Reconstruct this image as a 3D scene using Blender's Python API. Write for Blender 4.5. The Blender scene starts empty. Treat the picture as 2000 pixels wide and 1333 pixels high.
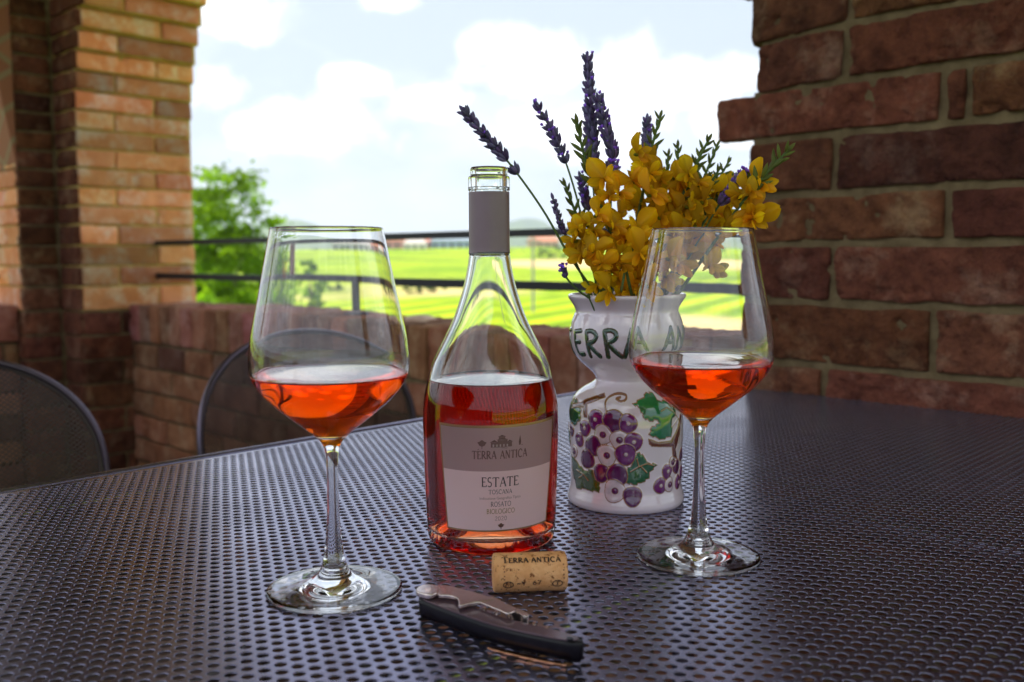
import bpy, bmesh, math, random
import numpy as np
from math import radians as R, sin, cos, pi
random.seed(7); rng = np.random.default_rng(11)
S = bpy.context.scene; C = S.collection

# ---------------------------------------------------------------- camera, sky, sun, exposure
# units are metres; z = 0 is the table top, the terrace floor is at -0.74
EYE = 0.2; FPX = 1870.0; PITCH = R(5.12); ROLL = R(.27)
FW = np.array([0, cos(PITCH), -sin(PITCH)]); _u = np.array([0, sin(PITCH), cos(PITCH)]); _r = np.array([1., 0, 0])
RT = _r*cos(ROLL) - _u*sin(ROLL); UP = _u*cos(ROLL) + _r*sin(ROLL)
cam = bpy.data.objects.new('camera', bpy.data.cameras.new('camera')); C.objects.link(cam); S.camera = cam
from mathutils import Matrix, Vector
m3 = Matrix((RT.tolist(), UP.tolist(), (-FW).tolist())).transposed()
cam.matrix_world = Matrix.Translation((0, 0, EYE)) @ m3.to_4x4()
cam.data.sensor_width = 36; cam.data.lens = FPX/2000*36
cam.data.clip_start = .02; cam.data.clip_end = 20000
cam.data.dof.use_dof = True; cam.data.dof.focus_distance = .66; cam.data.dof.aperture_fstop = 8
def at(px, py, y):                       # a point at distance y in front of the eye
    d = FW + RT*(px-1000)/FPX + UP*(666.5-py)/FPX
    return np.array([0, 0, EYE]) + d*(y/d[1])

SUN_EL, SUN_AZ = R(68), R(-35)           # azimuth from +Y towards +X
sd = Vector((sin(SUN_AZ)*cos(SUN_EL), cos(SUN_AZ)*cos(SUN_EL), sin(SUN_EL)))
sun = bpy.data.objects.new('sun', bpy.data.lights.new('sun', 'SUN')); C.objects.link(sun)
sun.rotation_euler = (-sd).to_track_quat('-Z', 'Y').to_euler(); sun.data.energy = 4.0; sun.data.angle = R(.5); sun.data.color = (1, .95, .86)
W = bpy.data.worlds.new('World'); S.world = W; W.use_nodes = True
nt = W.node_tree; N = nt.nodes; L = nt.links; N.clear()
sky = N.new('ShaderNodeTexSky'); sky.sky_type = 'NISHITA'; sky.sun_disc = False; sky.sun_elevation = SUN_EL; sky.sun_rotation = SUN_AZ
sky.altitude = 300; sky.dust_density = 1.5; sky.air_density = 1.0
tc = N.new('ShaderNodeTexCoord'); mp = N.new('ShaderNodeMapping'); mp.inputs['Scale'].default_value = (1, 1, 2.2); mp.inputs['Location'].default_value = (.3, .1, .35)
nz = N.new('ShaderNodeTexNoise'); nz.inputs['Scale'].default_value = 3.4; nz.inputs['Detail'].default_value = 7; nz.inputs['Roughness'].default_value = .52
rp = N.new('ShaderNodeValToRGB'); rp.color_ramp.elements[0].position = .45; rp.color_ramp.elements[1].position = .56
mx = N.new('ShaderNodeMix'); mx.data_type = 'RGBA'; mx.inputs['B'].default_value = (10.5, 10.6, 10.9, 1)
hs = N.new('ShaderNodeMix'); hs.data_type = 'RGBA'; hs.inputs['Factor'].default_value = .85; hs.inputs['B'].default_value = (3.75, 4.2, 4.95, 1)
bg = N.new('ShaderNodeBackground'); bg.inputs['Strength'].default_value = .10; wo = N.new('ShaderNodeOutputWorld')
# a few cumulus clouds where the photo has them, and unseen ones added for highlights, over the thin veil
def cloud_dir(px, py): d = FW + RT*(px-1000)/FPX + UP*(666.5-py)/FPX; return d/np.linalg.norm(d)
nz2 = N.new('ShaderNodeTexNoise'); nz2.inputs['Scale'].default_value = 16; nz2.inputs['Detail'].default_value = 8; nz2.inputs['Roughness'].default_value = .55; L.new(tc.outputs['Generated'], nz2.inputs['Vector'])
v_dir = lambda a, e: np.array([sin(R(a))*cos(R(e)), cos(R(a))*cos(R(e)), sin(R(e))])   # azimuth, elevation: unseen bright clouds, added for highlights and fill
acc = None
for px, py, rw, rh in ((985, 95, 75, 50), (1060, 120, 100, 62), (1010, 150, 110, 40), (1230, 130, 80, 52), (1290, 165, 120, 58), (1450, 150, 45, 34), (1430, 235, 90, 45), (697, 155, 62, 26), (455, 25, 85, 55), (770, 5, 60, 20), (860, 200, 90, 40), (600, 250, 160, 60), (1150, 260, 200, 60), (420, 170, 60, 50), (-75, 14, 480, 0), (-120, 30, 600, 0), (80, 22, 520, 0), (130, 40, 650, 0), (180, 35, 500, 0), (20, 55, 500, 0), (-40, 48, 420, 0)):
    d0 = cloud_dir(px, py) if rh else v_dir(px, py); rh = rh or rw; vm = N.new('ShaderNodeVectorMath'); vm.operation = 'SUBTRACT'; vm.inputs[1].default_value = tuple(d0); L.new(tc.outputs['Generated'], vm.inputs[0])
    sc_ = N.new('ShaderNodeVectorMath'); sc_.operation = 'MULTIPLY'; sc_.inputs[1].default_value = (FPX/rw, FPX/rw, FPX/rh); L.new(vm.outputs[0], sc_.inputs[0])
    ln_ = N.new('ShaderNodeVectorMath'); ln_.operation = 'LENGTH'; L.new(sc_.outputs[0], ln_.inputs[0])
    su = N.new('ShaderNodeMath'); su.operation = 'SUBTRACT'; su.inputs[0].default_value = 1.0; L.new(ln_.outputs['Value'], su.inputs[1])
    if acc is None: acc = su
    else:
        mm = N.new('ShaderNodeMath'); mm.operation = 'SMOOTH_MAX'; mm.inputs[2].default_value = .25; L.new(acc.outputs[0], mm.inputs[0]); L.new(su.outputs[0], mm.inputs[1]); acc = mm
ad = N.new('ShaderNodeMath'); ad.operation = 'MULTIPLY_ADD'; ad.inputs[1].default_value = 2.6; L.new(nz2.outputs['Fac'], ad.inputs[0]); L.new(acc.outputs[0], ad.inputs[2])
cr_ = N.new('ShaderNodeMapRange'); cr_.interpolation_type = 'SMOOTHSTEP'; cr_.inputs[1].default_value = 1.12; cr_.inputs[2].default_value = 2.0; L.new(ad.outputs[0], cr_.inputs[0])
L.new(tc.outputs['Generated'], mp.inputs[0]); L.new(mp.outputs[0], nz.inputs['Vector']); L.new(nz.outputs['Fac'], rp.inputs[0])
L.new(sky.outputs[0], hs.inputs['A']); L.new(hs.outputs['Result'], mx.inputs['A']); vl = N.new('ShaderNodeMath'); vl.operation = 'MULTIPLY'; vl.inputs[1].default_value = .17; L.new(rp.outputs['Color'], vl.inputs[0])
mxm = N.new('ShaderNodeMath'); mxm.operation = 'MAXIMUM'; L.new(vl.outputs[0], mxm.inputs[0]); L.new(cr_.outputs[0], mxm.inputs[1]); L.new(mxm.outputs[0], mx.inputs['Factor'])
L.new(mx.outputs['Result'], bg.inputs[0]); L.new(bg.outputs[0], wo.inputs[0])
S.view_settings.view_transform = 'Standard'; S.view_settings.look = 'None'; S.view_settings.gamma = 1; S.view_settings.exposure = 1.0
cy = S.cycles; cy.use_denoising = True; cy.max_bounces = 24; cy.transmission_bounces = 24; cy.transparent_max_bounces = 24
cy.diffuse_bounces = 5; cy.glossy_bounces = 8; cy.sample_clamp_indirect = 6; cy.blur_glossy = .5; cy.volume_bounces = 0

# ---------------------------------------------------------------- helpers
def v3(*a): return np.array(a, float)
def mat(name, base=(.5,.5,.5), rough=.5, metal=0, spec=.5, **kw):
    m = bpy.data.materials.new(name); m.use_nodes = True; p = m.node_tree.nodes['Principled BSDF']
    p.inputs['Base Color'].default_value = (*base, 1); p.inputs['Roughness'].default_value = rough
    p.inputs['Metallic'].default_value = metal; p.inputs['Specular IOR Level'].default_value = spec
    for k, v in kw.items(): p.inputs[k.replace('_', ' ')].default_value = v
    return m
def nodes(m): return m.node_tree.nodes, m.node_tree.links, m.node_tree.nodes['Principled BSDF']
def add_noise(m, scale, c0, c1, lo=.35, hi=.65, bump=0, bscale=None, detail=8, attr=None, dist=.002, extra=None):
    n, l, p = nodes(m); tx = n.new('ShaderNodeTexCoord')
    a = n.new('ShaderNodeTexNoise'); a.inputs['Scale'].default_value = scale; a.inputs['Detail'].default_value = detail; a.inputs['Roughness'].default_value = .6 if scale < 15 or scale > 25 else .74
    l.new(tx.outputs['Object'], a.inputs['Vector'])
    r = n.new('ShaderNodeValToRGB'); r.color_ramp.elements[0].position = lo; r.color_ramp.elements[1].position = hi
    r.color_ramp.elements[0].color = (*c0, 1); r.color_ramp.elements[1].color = (*c1, 1)
    l.new(a.outputs['Fac'], r.inputs[0]); out = r.outputs['Color']
    if extra:
        es, ec, elo, ehi = extra
        e = n.new('ShaderNodeTexNoise'); e.inputs['Scale'].default_value = es; e.inputs['Detail'].default_value = 10; e.inputs['Roughness'].default_value = .7
        l.new(tx.outputs['Object'], e.inputs['Vector'])
        er = n.new('ShaderNodeMapRange'); er.inputs[1].default_value = elo; er.inputs[2].default_value = ehi; l.new(e.outputs['Fac'], er.inputs[0])
        em = n.new('ShaderNodeMix'); em.data_type = 'RGBA'; em.inputs['B'].default_value = (*ec, 1)
        l.new(er.outputs[0], em.inputs['Factor']); l.new(out, em.inputs['A']); out = em.outputs['Result']
    if attr:
        t = n.new('ShaderNodeAttribute'); t.attribute_name = attr
        q = n.new('ShaderNodeMix'); q.data_type = 'RGBA'; q.blend_type = 'MULTIPLY'; q.inputs['Factor'].default_value = 1
        l.new(out, q.inputs['A']); l.new(t.outputs['Color'], q.inputs['B']); out = q.outputs['Result']
    l.new(out, p.inputs['Base Color'])
    if bump:
        b = n.new('ShaderNodeTexNoise'); b.inputs['Scale'].default_value = bscale or scale*4; b.inputs['Detail'].default_value = 8; b.inputs['Roughness'].default_value = .65
        l.new(tx.outputs['Object'], b.inputs['Vector'])
        bb = n.new('ShaderNodeBump'); bb.inputs['Strength'].default_value = bump; bb.inputs['Distance'].default_value = dist
        l.new(b.outputs['Fac'], bb.inputs['Height']); l.new(bb.outputs[0], p.inputs['Normal'])
    return m
def tag(o, label=None, cat=None, group=None, kind=None):
    if label: o['label'] = label
    if cat: o['category'] = cat
    if group: o['group'] = group
    if kind: o['kind'] = kind
    return o
def empty(name, loc=(0,0,0), rz=0, **kw):
    o = bpy.data.objects.new(name, None); C.objects.link(o); o.location = loc; o.rotation_euler = (0, 0, rz); o.empty_display_size = .02
    return tag(o, **kw)
def link(name, me, parent=None, mats=(), smooth=True, **kw):
    o = bpy.data.objects.new(name, me); C.objects.link(o)
    for m in mats: me.materials.append(m)
    if parent: o.parent = parent
    if smooth is not None: me.polygons.foreach_set('use_smooth', np.full(len(me.polygons), bool(smooth)))
    return tag(o, **kw)
def npmesh(name, V, F, mi=None, col=None):
    """V (n,3); F: list of arrays (k,m) of faces with m corners; mi per face; col per vertex rgb"""
    me = bpy.data.meshes.new(name); V = np.asarray(V, np.float32)
    F = [np.asarray(f, np.int32) for f in (F if isinstance(F, list) else [F]) if len(f)]
    me.vertices.add(len(V)); me.vertices.foreach_set('co', V.ravel())
    tot = sum(f.size for f in F); nf = sum(len(f) for f in F)
    me.loops.add(tot); me.loops.foreach_set('vertex_index', np.concatenate([f.ravel() for f in F]))
    me.polygons.add(nf); cnt = np.concatenate([np.full(len(f), f.shape[1]) for f in F])
    me.polygons.foreach_set('loop_start', np.concatenate([[0], np.cumsum(cnt)[:-1]]).astype(np.int32))
    me.polygons.foreach_set('loop_total', cnt.astype(np.int32))
    if mi is not None: me.polygons.foreach_set('material_index', np.asarray(mi, np.int32))
    if col is not None:
        a = me.color_attributes.new('tint', 'FLOAT_COLOR', 'POINT'); c = np.ones((len(V), 4), np.float32); c[:, :3] = col; a.data.foreach_set('color', c.ravel())
    me.update(calc_edges=True); me.validate(); return me
class MB:
    """collects vertices, quads/tris, tint and material slots into one mesh"""
    def __init__(s): s.v = []; s.q = []; s.t = []; s.n = 0; s.c = []; s.mq = []; s.mt = []
    def add(s, V, F, col=(1,1,1), mi=0):
        V = np.asarray(V, float).reshape(-1, 3); F = np.asarray(F, int)
        s.v.append(V); s.c.append(np.broadcast_to(np.asarray(col, float), (len(V), 3)))
        (s.q if F.shape[1] == 4 else s.t).append(F+s.n); (s.mq if F.shape[1] == 4 else s.mt).append(np.full(len(F), mi)); s.n += len(V)
    def box(s, c, d, rz=0, col=(1,1,1), mi=0, tilt=None):
        c = np.array(c, float); x, y, z = np.array(d, float)/2
        P = np.array([[i, j, k] for k in (-z, z) for j in (-y, y) for i in (-x, x)])
        if tilt is not None: P = P @ tilt.T
        a = np.array([[cos(rz), -sin(rz), 0], [sin(rz), cos(rz), 0], [0, 0, 1]]); P = P @ a.T + c
        s.add(P, [[0,2,3,1],[4,5,7,6],[0,1,5,4],[2,6,7,3],[0,4,6,2],[1,3,7,5]], col, mi)
    def grid(s, G, col=(1,1,1), mi=0, closeu=False, flip=False):
        nu, nv = G.shape[:2]; idx = np.arange(nu*nv).reshape(nu, nv)
        if closeu: idx = np.vstack([idx, idx[:1]])
        a, b, c, d = idx[:-1, :-1], idx[1:, :-1], idx[1:, 1:], idx[:-1, 1:]
        F = np.stack([a, b, c, d], -1).reshape(-1, 4)
        if flip: F = F[:, ::-1]
        s.add(G.reshape(-1, 3), F, np.asarray(col).reshape(-1, 3) if np.ndim(col) > 1 else col, mi)
    def tube(s, pts, r, n=8, col=(1,1,1), mi=0, close=False):
        P = np.array(pts, float); r = np.broadcast_to(r, len(P)); T = np.gradient(P, axis=0)
        if close: T = np.roll(P, -1, 0) - np.roll(P, 1, 0)
        T /= np.linalg.norm(T, axis=1)[:, None]+1e-12
        ref = v3(0,0,1) if abs(T[:, 2]).mean() < .8 else v3(1,0,0)
        A = np.cross(T, ref); A /= np.linalg.norm(A, axis=1)[:, None]+1e-12; B = np.cross(T, A); k = np.linspace(0, 2*pi, n, endpoint=False)
        G = P[None] + r[None, :, None]*(np.cos(k)[:, None, None]*A[None] + np.sin(k)[:, None, None]*B[None])
        if close: G = np.concatenate([G, G[:, :1]], 1)
        s.grid(G, col, mi, closeu=True)
        if not close:
            for e in (0, -1):
                V = np.vstack([G[:, e], P[e][None]]); j = np.arange(n); s.add(V, np.stack([j, (j+1) % n, np.full(n, n)], -1), col, mi)
    def build(s, name, parent=None, mats=(), smooth=True, weld=0, **kw):
        F = []; mi = []
        if s.q: F.append(np.vstack(s.q)); mi.append(np.concatenate(s.mq))
        if s.t: F.append(np.vstack(s.t)); mi.append(np.concatenate(s.mt))
        me = npmesh(name, np.vstack(s.v), F, np.concatenate(mi), np.vstack(s.c))
        if weld:
            b = bmesh.new(); b.from_mesh(me); bmesh.ops.remove_doubles(b, verts=b.verts, dist=weld); bmesh.ops.recalc_face_normals(b, faces=b.faces); b.to_mesh(me); b.free()
        return link(name, me, parent, mats, smooth, **kw)
_T = rng.random((64, 64, 64)).astype(np.float32)
def vnoise(P, s, oct=3):
    out = 0; amp = 1; tot = 0
    for o in range(oct):
        Q = np.asarray(P)*s*(2**o)+o*17.3; I = np.floor(Q).astype(int); f = Q-I; f = f*f*(3-2*f); a = 0
        for dx in (0, 1):
            for dy in (0, 1):
                for dz in (0, 1):
                    w = (f[..., 0] if dx else 1-f[..., 0])*(f[..., 1] if dy else 1-f[..., 1])*(f[..., 2] if dz else 1-f[..., 2])
                    a = a + w*_T[(I[..., 0]+dx) % 64, (I[..., 1]+dy) % 64, (I[..., 2]+dz) % 64]
        out = out+amp*(a-.5); tot += amp; amp *= .55
    return out/tot*2
def lathe(prof, n=128, jitter=None):
    P = np.array(prof, float); k = np.linspace(0, 2*pi, n, endpoint=False)
    return np.stack([np.cos(k)[:, None]*P[None, :, 0], np.sin(k)[:, None]*P[None, :, 0], np.broadcast_to(P[None, :, 1], (n, len(P)))], -1)
def smooth_prof(pts, m):                 # Catmull-Rom through the points
    P = np.array(pts, float); P = np.vstack([2*P[0]-P[1], P, 2*P[-1]-P[-2]]); out = []
    for i in range(1, len(P)-2):
        t = np.linspace(0, 1, m, endpoint=False)[:, None]; a, b, c, d = P[i-1], P[i], P[i+1], P[i+2]
        out.append(.5*((2*b)+(-a+c)*t+(2*a-5*b+4*c-d)*t**2+(-a+3*b-3*c+d)*t**3))
    out.append(P[-2][None]); return np.vstack(out)

# ---------------------------------------------------------------- materials
M = {}
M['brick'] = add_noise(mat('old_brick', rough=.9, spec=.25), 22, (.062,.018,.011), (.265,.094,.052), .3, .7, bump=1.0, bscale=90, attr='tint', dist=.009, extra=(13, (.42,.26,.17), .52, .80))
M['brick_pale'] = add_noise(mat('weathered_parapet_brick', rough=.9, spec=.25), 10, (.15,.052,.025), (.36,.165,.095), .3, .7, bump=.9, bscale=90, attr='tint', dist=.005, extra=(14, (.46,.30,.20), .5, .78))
M['brick_lit'] = add_noise(mat('weathered_lit_brick', rough=.9, spec=.25), 9, (.70,.25,.10), (.88,.41,.215), .3, .7, bump=.7, bscale=60, attr='tint', dist=.004, extra=(14, (.88,.72,.60), .48, .72))  # daylight on the pier's reveals is put into this brighter brick colour
M['mortar'] = add_noise(mat('olive_mortar', rough=.95, spec=.2), 30, (.14,.10,.05), (.23,.17,.09), bump=.8, bscale=220, dist=.003)
M['mortar_pale'] = add_noise(mat('ochre_lit_mortar', rough=.95, spec=.2), 30, (.52,.36,.11), (.62,.46,.18), bump=.8, bscale=220, dist=.003)
M['plaster'] = add_noise(mat('rough_plaster', rough=.9), 3, (.66,.58,.50), (.76,.68,.60), bump=.3, bscale=40)
M['tile'] = add_noise(mat('terracotta_floor', rough=.8), 4, (.035,.012,.005), (.065,.027,.011), bump=.3, bscale=30)
M['table'] = add_noise(mat('dark_enamelled_metal', rough=.26, metal=.88, spec=.5), 40, (.20,.19,.285), (.25,.235,.345), bump=.12, bscale=900, dist=.0006)
n_, l_, p_ = nodes(M['table']); tq = n_.new('ShaderNodeTexCoord'); tn_ = n_.new('ShaderNodeTexNoise'); tn_.inputs['Scale'].default_value = 9; tn_.inputs['Detail'].default_value = 6
l_.new(tq.outputs['Object'], tn_.inputs['Vector']); mr_ = n_.new('ShaderNodeMapRange'); mr_.inputs[1].default_value = .35; mr_.inputs[2].default_value = .65; mr_.inputs[3].default_value = .17; mr_.inputs[4].default_value = .27; l_.new(tn_.outputs['Fac'], mr_.inputs[0]); l_.new(mr_.outputs[0], p_.inputs['Roughness'])
M['chairrim'] = mat('violet_rim_highlight', (.11,.09,.125), .28, .8)  # brighter violet stands in for the highlight along the rim
M['hole_shade'] = mat('painted_hole_shade', (.006,.005,.007), .7, 0)  # shade inside the unlit holes, put into the wall colour
M['chair'] = mat('brown_grey_chair_paint', (.035,.022,.022), .4, .2, .5)
M['rail'] = mat('dark_blue_grey_railing_paint', (.018,.019,.028), .45, .3)
M['rust'] = mat('rusty_red_iron', (.20,.07,.05), .6)

# ---------------------------------------------------------------- the loggia: brick piers, arches, parapets
WC = 1.263                                # distance of the arcade's inner face
DU = v3(-.70711, .70711, 0); DN = v3(.70711, .70711, 0); DZ = v3(0, 0, 1)
def WP(u, s, z): return np.asarray(u)[..., None]*DU + (WC+np.asarray(s))[..., None]*DN + np.asarray(z)[..., None]*DZ
def brick(mb, fr, a0, a1, b0, b1, res, prot, rough, warp=None, tint=None, mi=0):
    """one brick as a rounded, uneven pillow; fr(a,b,d) maps face coordinates to space"""
    def cuts(w):
        k = max(2, int(round((w-.014)/res))); return np.concatenate([[0, .0010, .0026], np.linspace(.0055, w-.0055, k+1), [w-.0026, w-.0010, w]])/w
    A, B = np.meshgrid(cuts(a1-a0), cuts(b1-b0), indexing='ij')
    ea = np.minimum(A, 1-A)*(a1-a0); eb = np.minimum(B, 1-B)*(b1-b0)
    off = rng.random(3)*40; a = a0+A*(a1-a0); b = b0+B*(b1-b0); P0 = np.stack([a, b, 0*a], -1)+off
    j = vnoise(P0, 22, 2)*rough*1.1
    e = np.minimum(ea, eb); rr = .0045
    d = prot - np.where(e < rr, rr-np.sqrt(np.maximum(0, rr*rr-(rr-e)**2)), 0)*1.3
    d = d + vnoise(P0, 55, 3)*rough*1.35 - np.maximum(0, vnoise(P0+9, 40, 3)-.16)*rough*6 - np.maximum(0, vnoise(P0+3, 120, 2)-.35)*rough*3*(rough > .0033) + rng.uniform(-1, 1)*rough*.6 + (A-.5)*rng.uniform(-1,1)*rough*1.6
    d = np.where((ea < 1e-9) | (eb < 1e-9), -.02, d)
    wa = np.clip(1-ea/.02, 0, 1); wb = np.clip(1-eb/.02, 0, 1); a = a+wa*j; b = b+wb*vnoise(P0+5, 22, 3)*rough*1.2
    ck_ = np.clip(1-np.hypot(ea, eb)/rng.uniform(.004, .012), 0, 1); d = np.where(d > -.01, d-ck_*.006, d); d = d-np.where(e < .012, np.maximum(0, vnoise(P0+21, 70, 2)-.18)*.012, 0)*(d > -.01)
    if tint is None:
        k = rng.random(); tint = np.array([1, 1, 1])*rng.uniform(.72, 1.18)*np.array([1, rng.uniform(.88, 1.12), rng.uniform(.82, 1.08)])
        if k < .16: tint = tint*np.array([.62, .62, .66])
        elif k > .88: tint = tint*np.array([1.15, 1.22, 1.15])
    if warp: a = warp(a, b)
    mb.grid(fr(a, b, d), tint, mi, flip=False)
def face_n(O, s0=0.): return lambda a, b, d: WP(a, s0-d, b)              # inner face of the arcade, a = u
# right pier -----------------------------------------------------------------
def right_edge(z):                        # jamb of the right pier, curving over into the arch
    z = np.asarray(z, float); return .764 - np.where(z > .41, .014, 0) + 1.275*(1-np.sqrt(np.clip(1-((np.maximum(z, .41)-.41)/.95)**2, 0, 1)))
def left_edge(z):
    z = np.asarray(z, float); return 3.321 - 1.275*(1-np.sqrt(np.clip(1-((np.maximum(z, .60)-.60)/1.06)**2, 0, 1)))
pr = MB()
HZ = [.042, .131, .214, .2845, .364, .435, .510, .592, .676, .760, .845]
JU = {0: [.6366], 1: [.488], 2: [.6284], 3: [.474], 4: [.6296], 5: [.486, .455], 6: [.617], 7: [.612], 8: [.60, .35], 9: [.60, .30], 10: [.59, .29]}
low = list(np.arange(-.74, -.05, .0865))+[-.045]
rows = []
for i in range(len(low)-1): rows.append((low[i], low[i+1], None, i))
rows.append((-.045, HZ[0], JU[0], 0))
for i in range(len(HZ)-1): rows.append((HZ[i], HZ[i+1], JU[i+1], i+1))
mu = 0.0062
for z0, z1, jj, i in rows:
    vis = jj is not None
    e = float(right_edge((z0+z1)/2)) + (.0 if i != 5 or not vis else .058)
    js = list(jj) if vis else [.62 if i % 2 else .47]
    while js[-1] > .33: js.append(js[-1]-.30)
    js = [e+mu/2]+js+[.05-mu/2]
    warp = None
    if vis and i >= 6:                    # arch ring bricks tip with the curve
        k = (i-5)*.10
        warp = None
    for a1, a0 in zip(js[:-1], js[1:]):
        t = None
        fr = face_n(None)
        if vis and i >= 6 and a1 > .65:   # tilted voussoirs
            sl = -(i-5)*.045
            fr = (lambda sl, ac: (lambda a, b, d: WP(a, -d, b+(a-ac)*sl)))(sl, .62)
        if vis and i == 4 and a1 < .63: t = np.array([.50, .47, .55])
        if vis and i == 6: t = np.array([.8, .8, .85]) if a1 > .7 else np.array([.85, .78, .75])
        brick(pr, fr, a0+mu/2+.0015, a1-mu/2-.0015, z0+mu*.7, z1-mu*.7, .0032 if vis else .02, .0085, .0036, tint=t)
# the jamb of the right pier, seen from the side of the opening
for i, (z0, z1, jj, _) in enumerate(rows):
    e = right_edge((z0+z1)/2)
    s0 = .10 if i % 2 else .24
    for a0, a1 in ((.012, s0), (s0+mu, s0+mu+.13), (s0+2*mu+.13, .414)):
        if a1-a0 > .02: brick(pr, lambda a, b, d, e=float(e): WP(e-.010+d+0*a, a, b), a0, a1, z0+mu/2, z1-mu/2, .012, .010, .003)
def prism(mb, poly_us, z0, z1, mi=1):     # core block in (u,s)
    P = np.array(poly_us, float); n = len(P); Vv = np.vstack([WP(P[:, 0], P[:, 1], np.full(n, z)) for z in (z0, z1)])
    j = np.arange(n); mb.add(Vv, np.stack([j, (j+1) % n, (j+1) % n+n, j+n], -1), mi=mi)
    if n == 4: mb.add(Vv, [[0,3,2,1],[4,5,6,7]], mi=mi)
for z0, z1, jj, i in rows:
    e = float(right_edge((z0+z1)/2))-.006
    prism(pr, [(.05, .0), (e, .0), (e, .414), (.05, .414)], z0, z1)
prism(pr, [(.05, 0), (.9, 0), (.9, .414), (.05, .414)], .845, 1.75)
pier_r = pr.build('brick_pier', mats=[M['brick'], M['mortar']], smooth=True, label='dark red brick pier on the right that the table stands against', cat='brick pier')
# left corner pier ------------------------------------------------------------
pl = MB()
CU = 3.485                                # inner face of the left wall; inner corner of the room
def rows_left():
    z = -.74; out = []
    while z < .02: out.append((z, z+.084)); z += .084
    while z < .30: out.append((z, z+.070)); z += .070
    while z < 1.7: out.append((z, z+.0635)); z += .0635
    return out
ml_ = .007
for i, (z0, z1) in enumerate(rows_left()):
    e = float(left_edge((z0+z1)/2)); low_ = z1 < .03
    mi = 0 if low_ else 2  # shaded brick below parapet height, lit brick above, as colour
    # reveal facing the opening
    o = [.135, .275][i % 2]
    br = [(.006, o-ml_/2), (o+ml_/2, o+.27), (o+.27+ml_, .414)] if o < .2 else [(.006, o-ml_/2), (o+ml_/2, .414)]
    for a0, a1 in br:
        if a1-a0 < .015: continue
        brick(pl, lambda a, b, d, e=e: WP(e+.008-d+0*a, a, b), a0, a1, z0+ml_/2, z1-ml_/2, .016, .010, .0032, mi=mi)
    # narrow strip of the arcade's inner face, bricks tinted darker as painted corner shade
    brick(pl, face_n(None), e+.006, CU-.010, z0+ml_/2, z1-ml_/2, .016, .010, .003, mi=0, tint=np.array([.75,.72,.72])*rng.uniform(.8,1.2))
    # end of the left wall: face turned to the room
    brick(pl, lambda a, b, d: WP(CU+.008-d+0*a, a, b), -.131, -.012, z0+ml_/2, z1-ml_/2, .016, .010, .003, mi=0)
    # its jamb, facing the left opening
    o = [.14, .26][i % 2]
    for a0, a1 in ((.012, o-ml_/2), (o+ml_/2, .414)):
        brick(pl, lambda a, b, d: WP(CU+a, -.131+.008-d+0*a, b), a0, a1, z0+ml_/2, z1-ml_/2, .016, .010, .003, mi=mi)
    mc = 1 if low_ else 3  # mortar likewise: shade below the parapet and light above, as colour
    prism(pl, [(e+.008, .003), (CU+.012, .003), (CU+.012, .414), (e+.008, .414)], z0, z1, mc)
    prism(pl, [(CU+.008, -.123), (CU+.03, -.123), (CU+.03, .41), (CU+.013, .41)], z0, z1, 1); prism(pl, [(CU+.03, -.123), (CU+.41, -.123), (CU+.41, .41), (CU+.03, .41)], z0, z1, mc)  # dark mortar paints the corner's shade on the room face
corner = pl.build('brick_pier', mats=[M['brick'], M['mortar'], M['brick_lit'], M['mortar_pale']], smooth=True, label='tall warm brick corner pier left of the tree, where the railing ends', cat='brick pier')
# parapets --------------------------------------------------------------------
TOP = .0356
def parapet(name, fr, a0, a1, thick, label, seed):
    mb = MB(); z = TOP-.131
    a = a0
    while a < a1-.01:                     # bricks on edge along the top: inner ends and weathered tops
        w = .076*rng.uniform(.93, 1.07); k = rng.uniform(.7, 1.25); t = np.array([k*rng.uniform(.85,1.1), k*rng.uniform(.8, 1.15), k*rng.uniform(.85, 1.3)])
        hz = rng.uniform(-.0015, .0015)
        brick(mb, lambda p, q, d: fr(p, -d, q+hz), a+.002, min(a+w, a1)-.002, z+.005, TOP, .012, .010, .0026, tint=t)
        brick(mb, lambda p, q, d: fr(p, q, TOP-.010+d+hz), a+.002, min(a+w, a1)-.002, -.008, thick*.5, .014, .010, .0026, tint=t*1.1)
        brick(mb, lambda p, q, d: fr(p, q, TOP-.010+d+hz), a+.002, min(a+w, a1)-.002, thick*.5+.006, thick, .014, .010, .0026, tint=t*1.1)
        a += w
    i = 0
    while z > -.74:
        a = a0-(.0 if i % 2 else .14)
        while a < a1:
            w = .28 if (i % 3) else .19
            p0, p1 = max(a, a0), min(a+w, a1)
            if p1-p0 > .03: brick(mb, lambda p, q, d: fr(p, -d, q), p0+.004, p1-.004, z-.084+.004, z-.004, .016, .010, .003, mi=0)
            a += w
        z -= .084; i += 1
    V = [fr(np.array(p), np.array(q), np.array(r)) for r in (-.74, TOP-.006) for p, q in ((a0, .002), (a1, .002), (a1, thick), (a0, thick))]
    mb.add(np.array(V), [[0,3,2,1],[4,5,6,7],[0,1,5,4],[1,2,6,5],[2,3,7,6],[3,0,4,7]], mi=1)
    return mb.build(name, mats=[M['brick_pale'], M['mortar']], label=label, cat='parapet')
parapet('parapet_wall', lambda a, s, z: WP(a, .164+s, z), .775, 3.313, .25, 'low brick parapet under the railing, topped with bricks on edge', 1)
parapet('parapet_wall', lambda a, s, z: WP(CU+.07+s, -.131-a+0*s, z), .0, 2.5, .25, 'low brick parapet in the shadowed opening at the left edge', 2)
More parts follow.
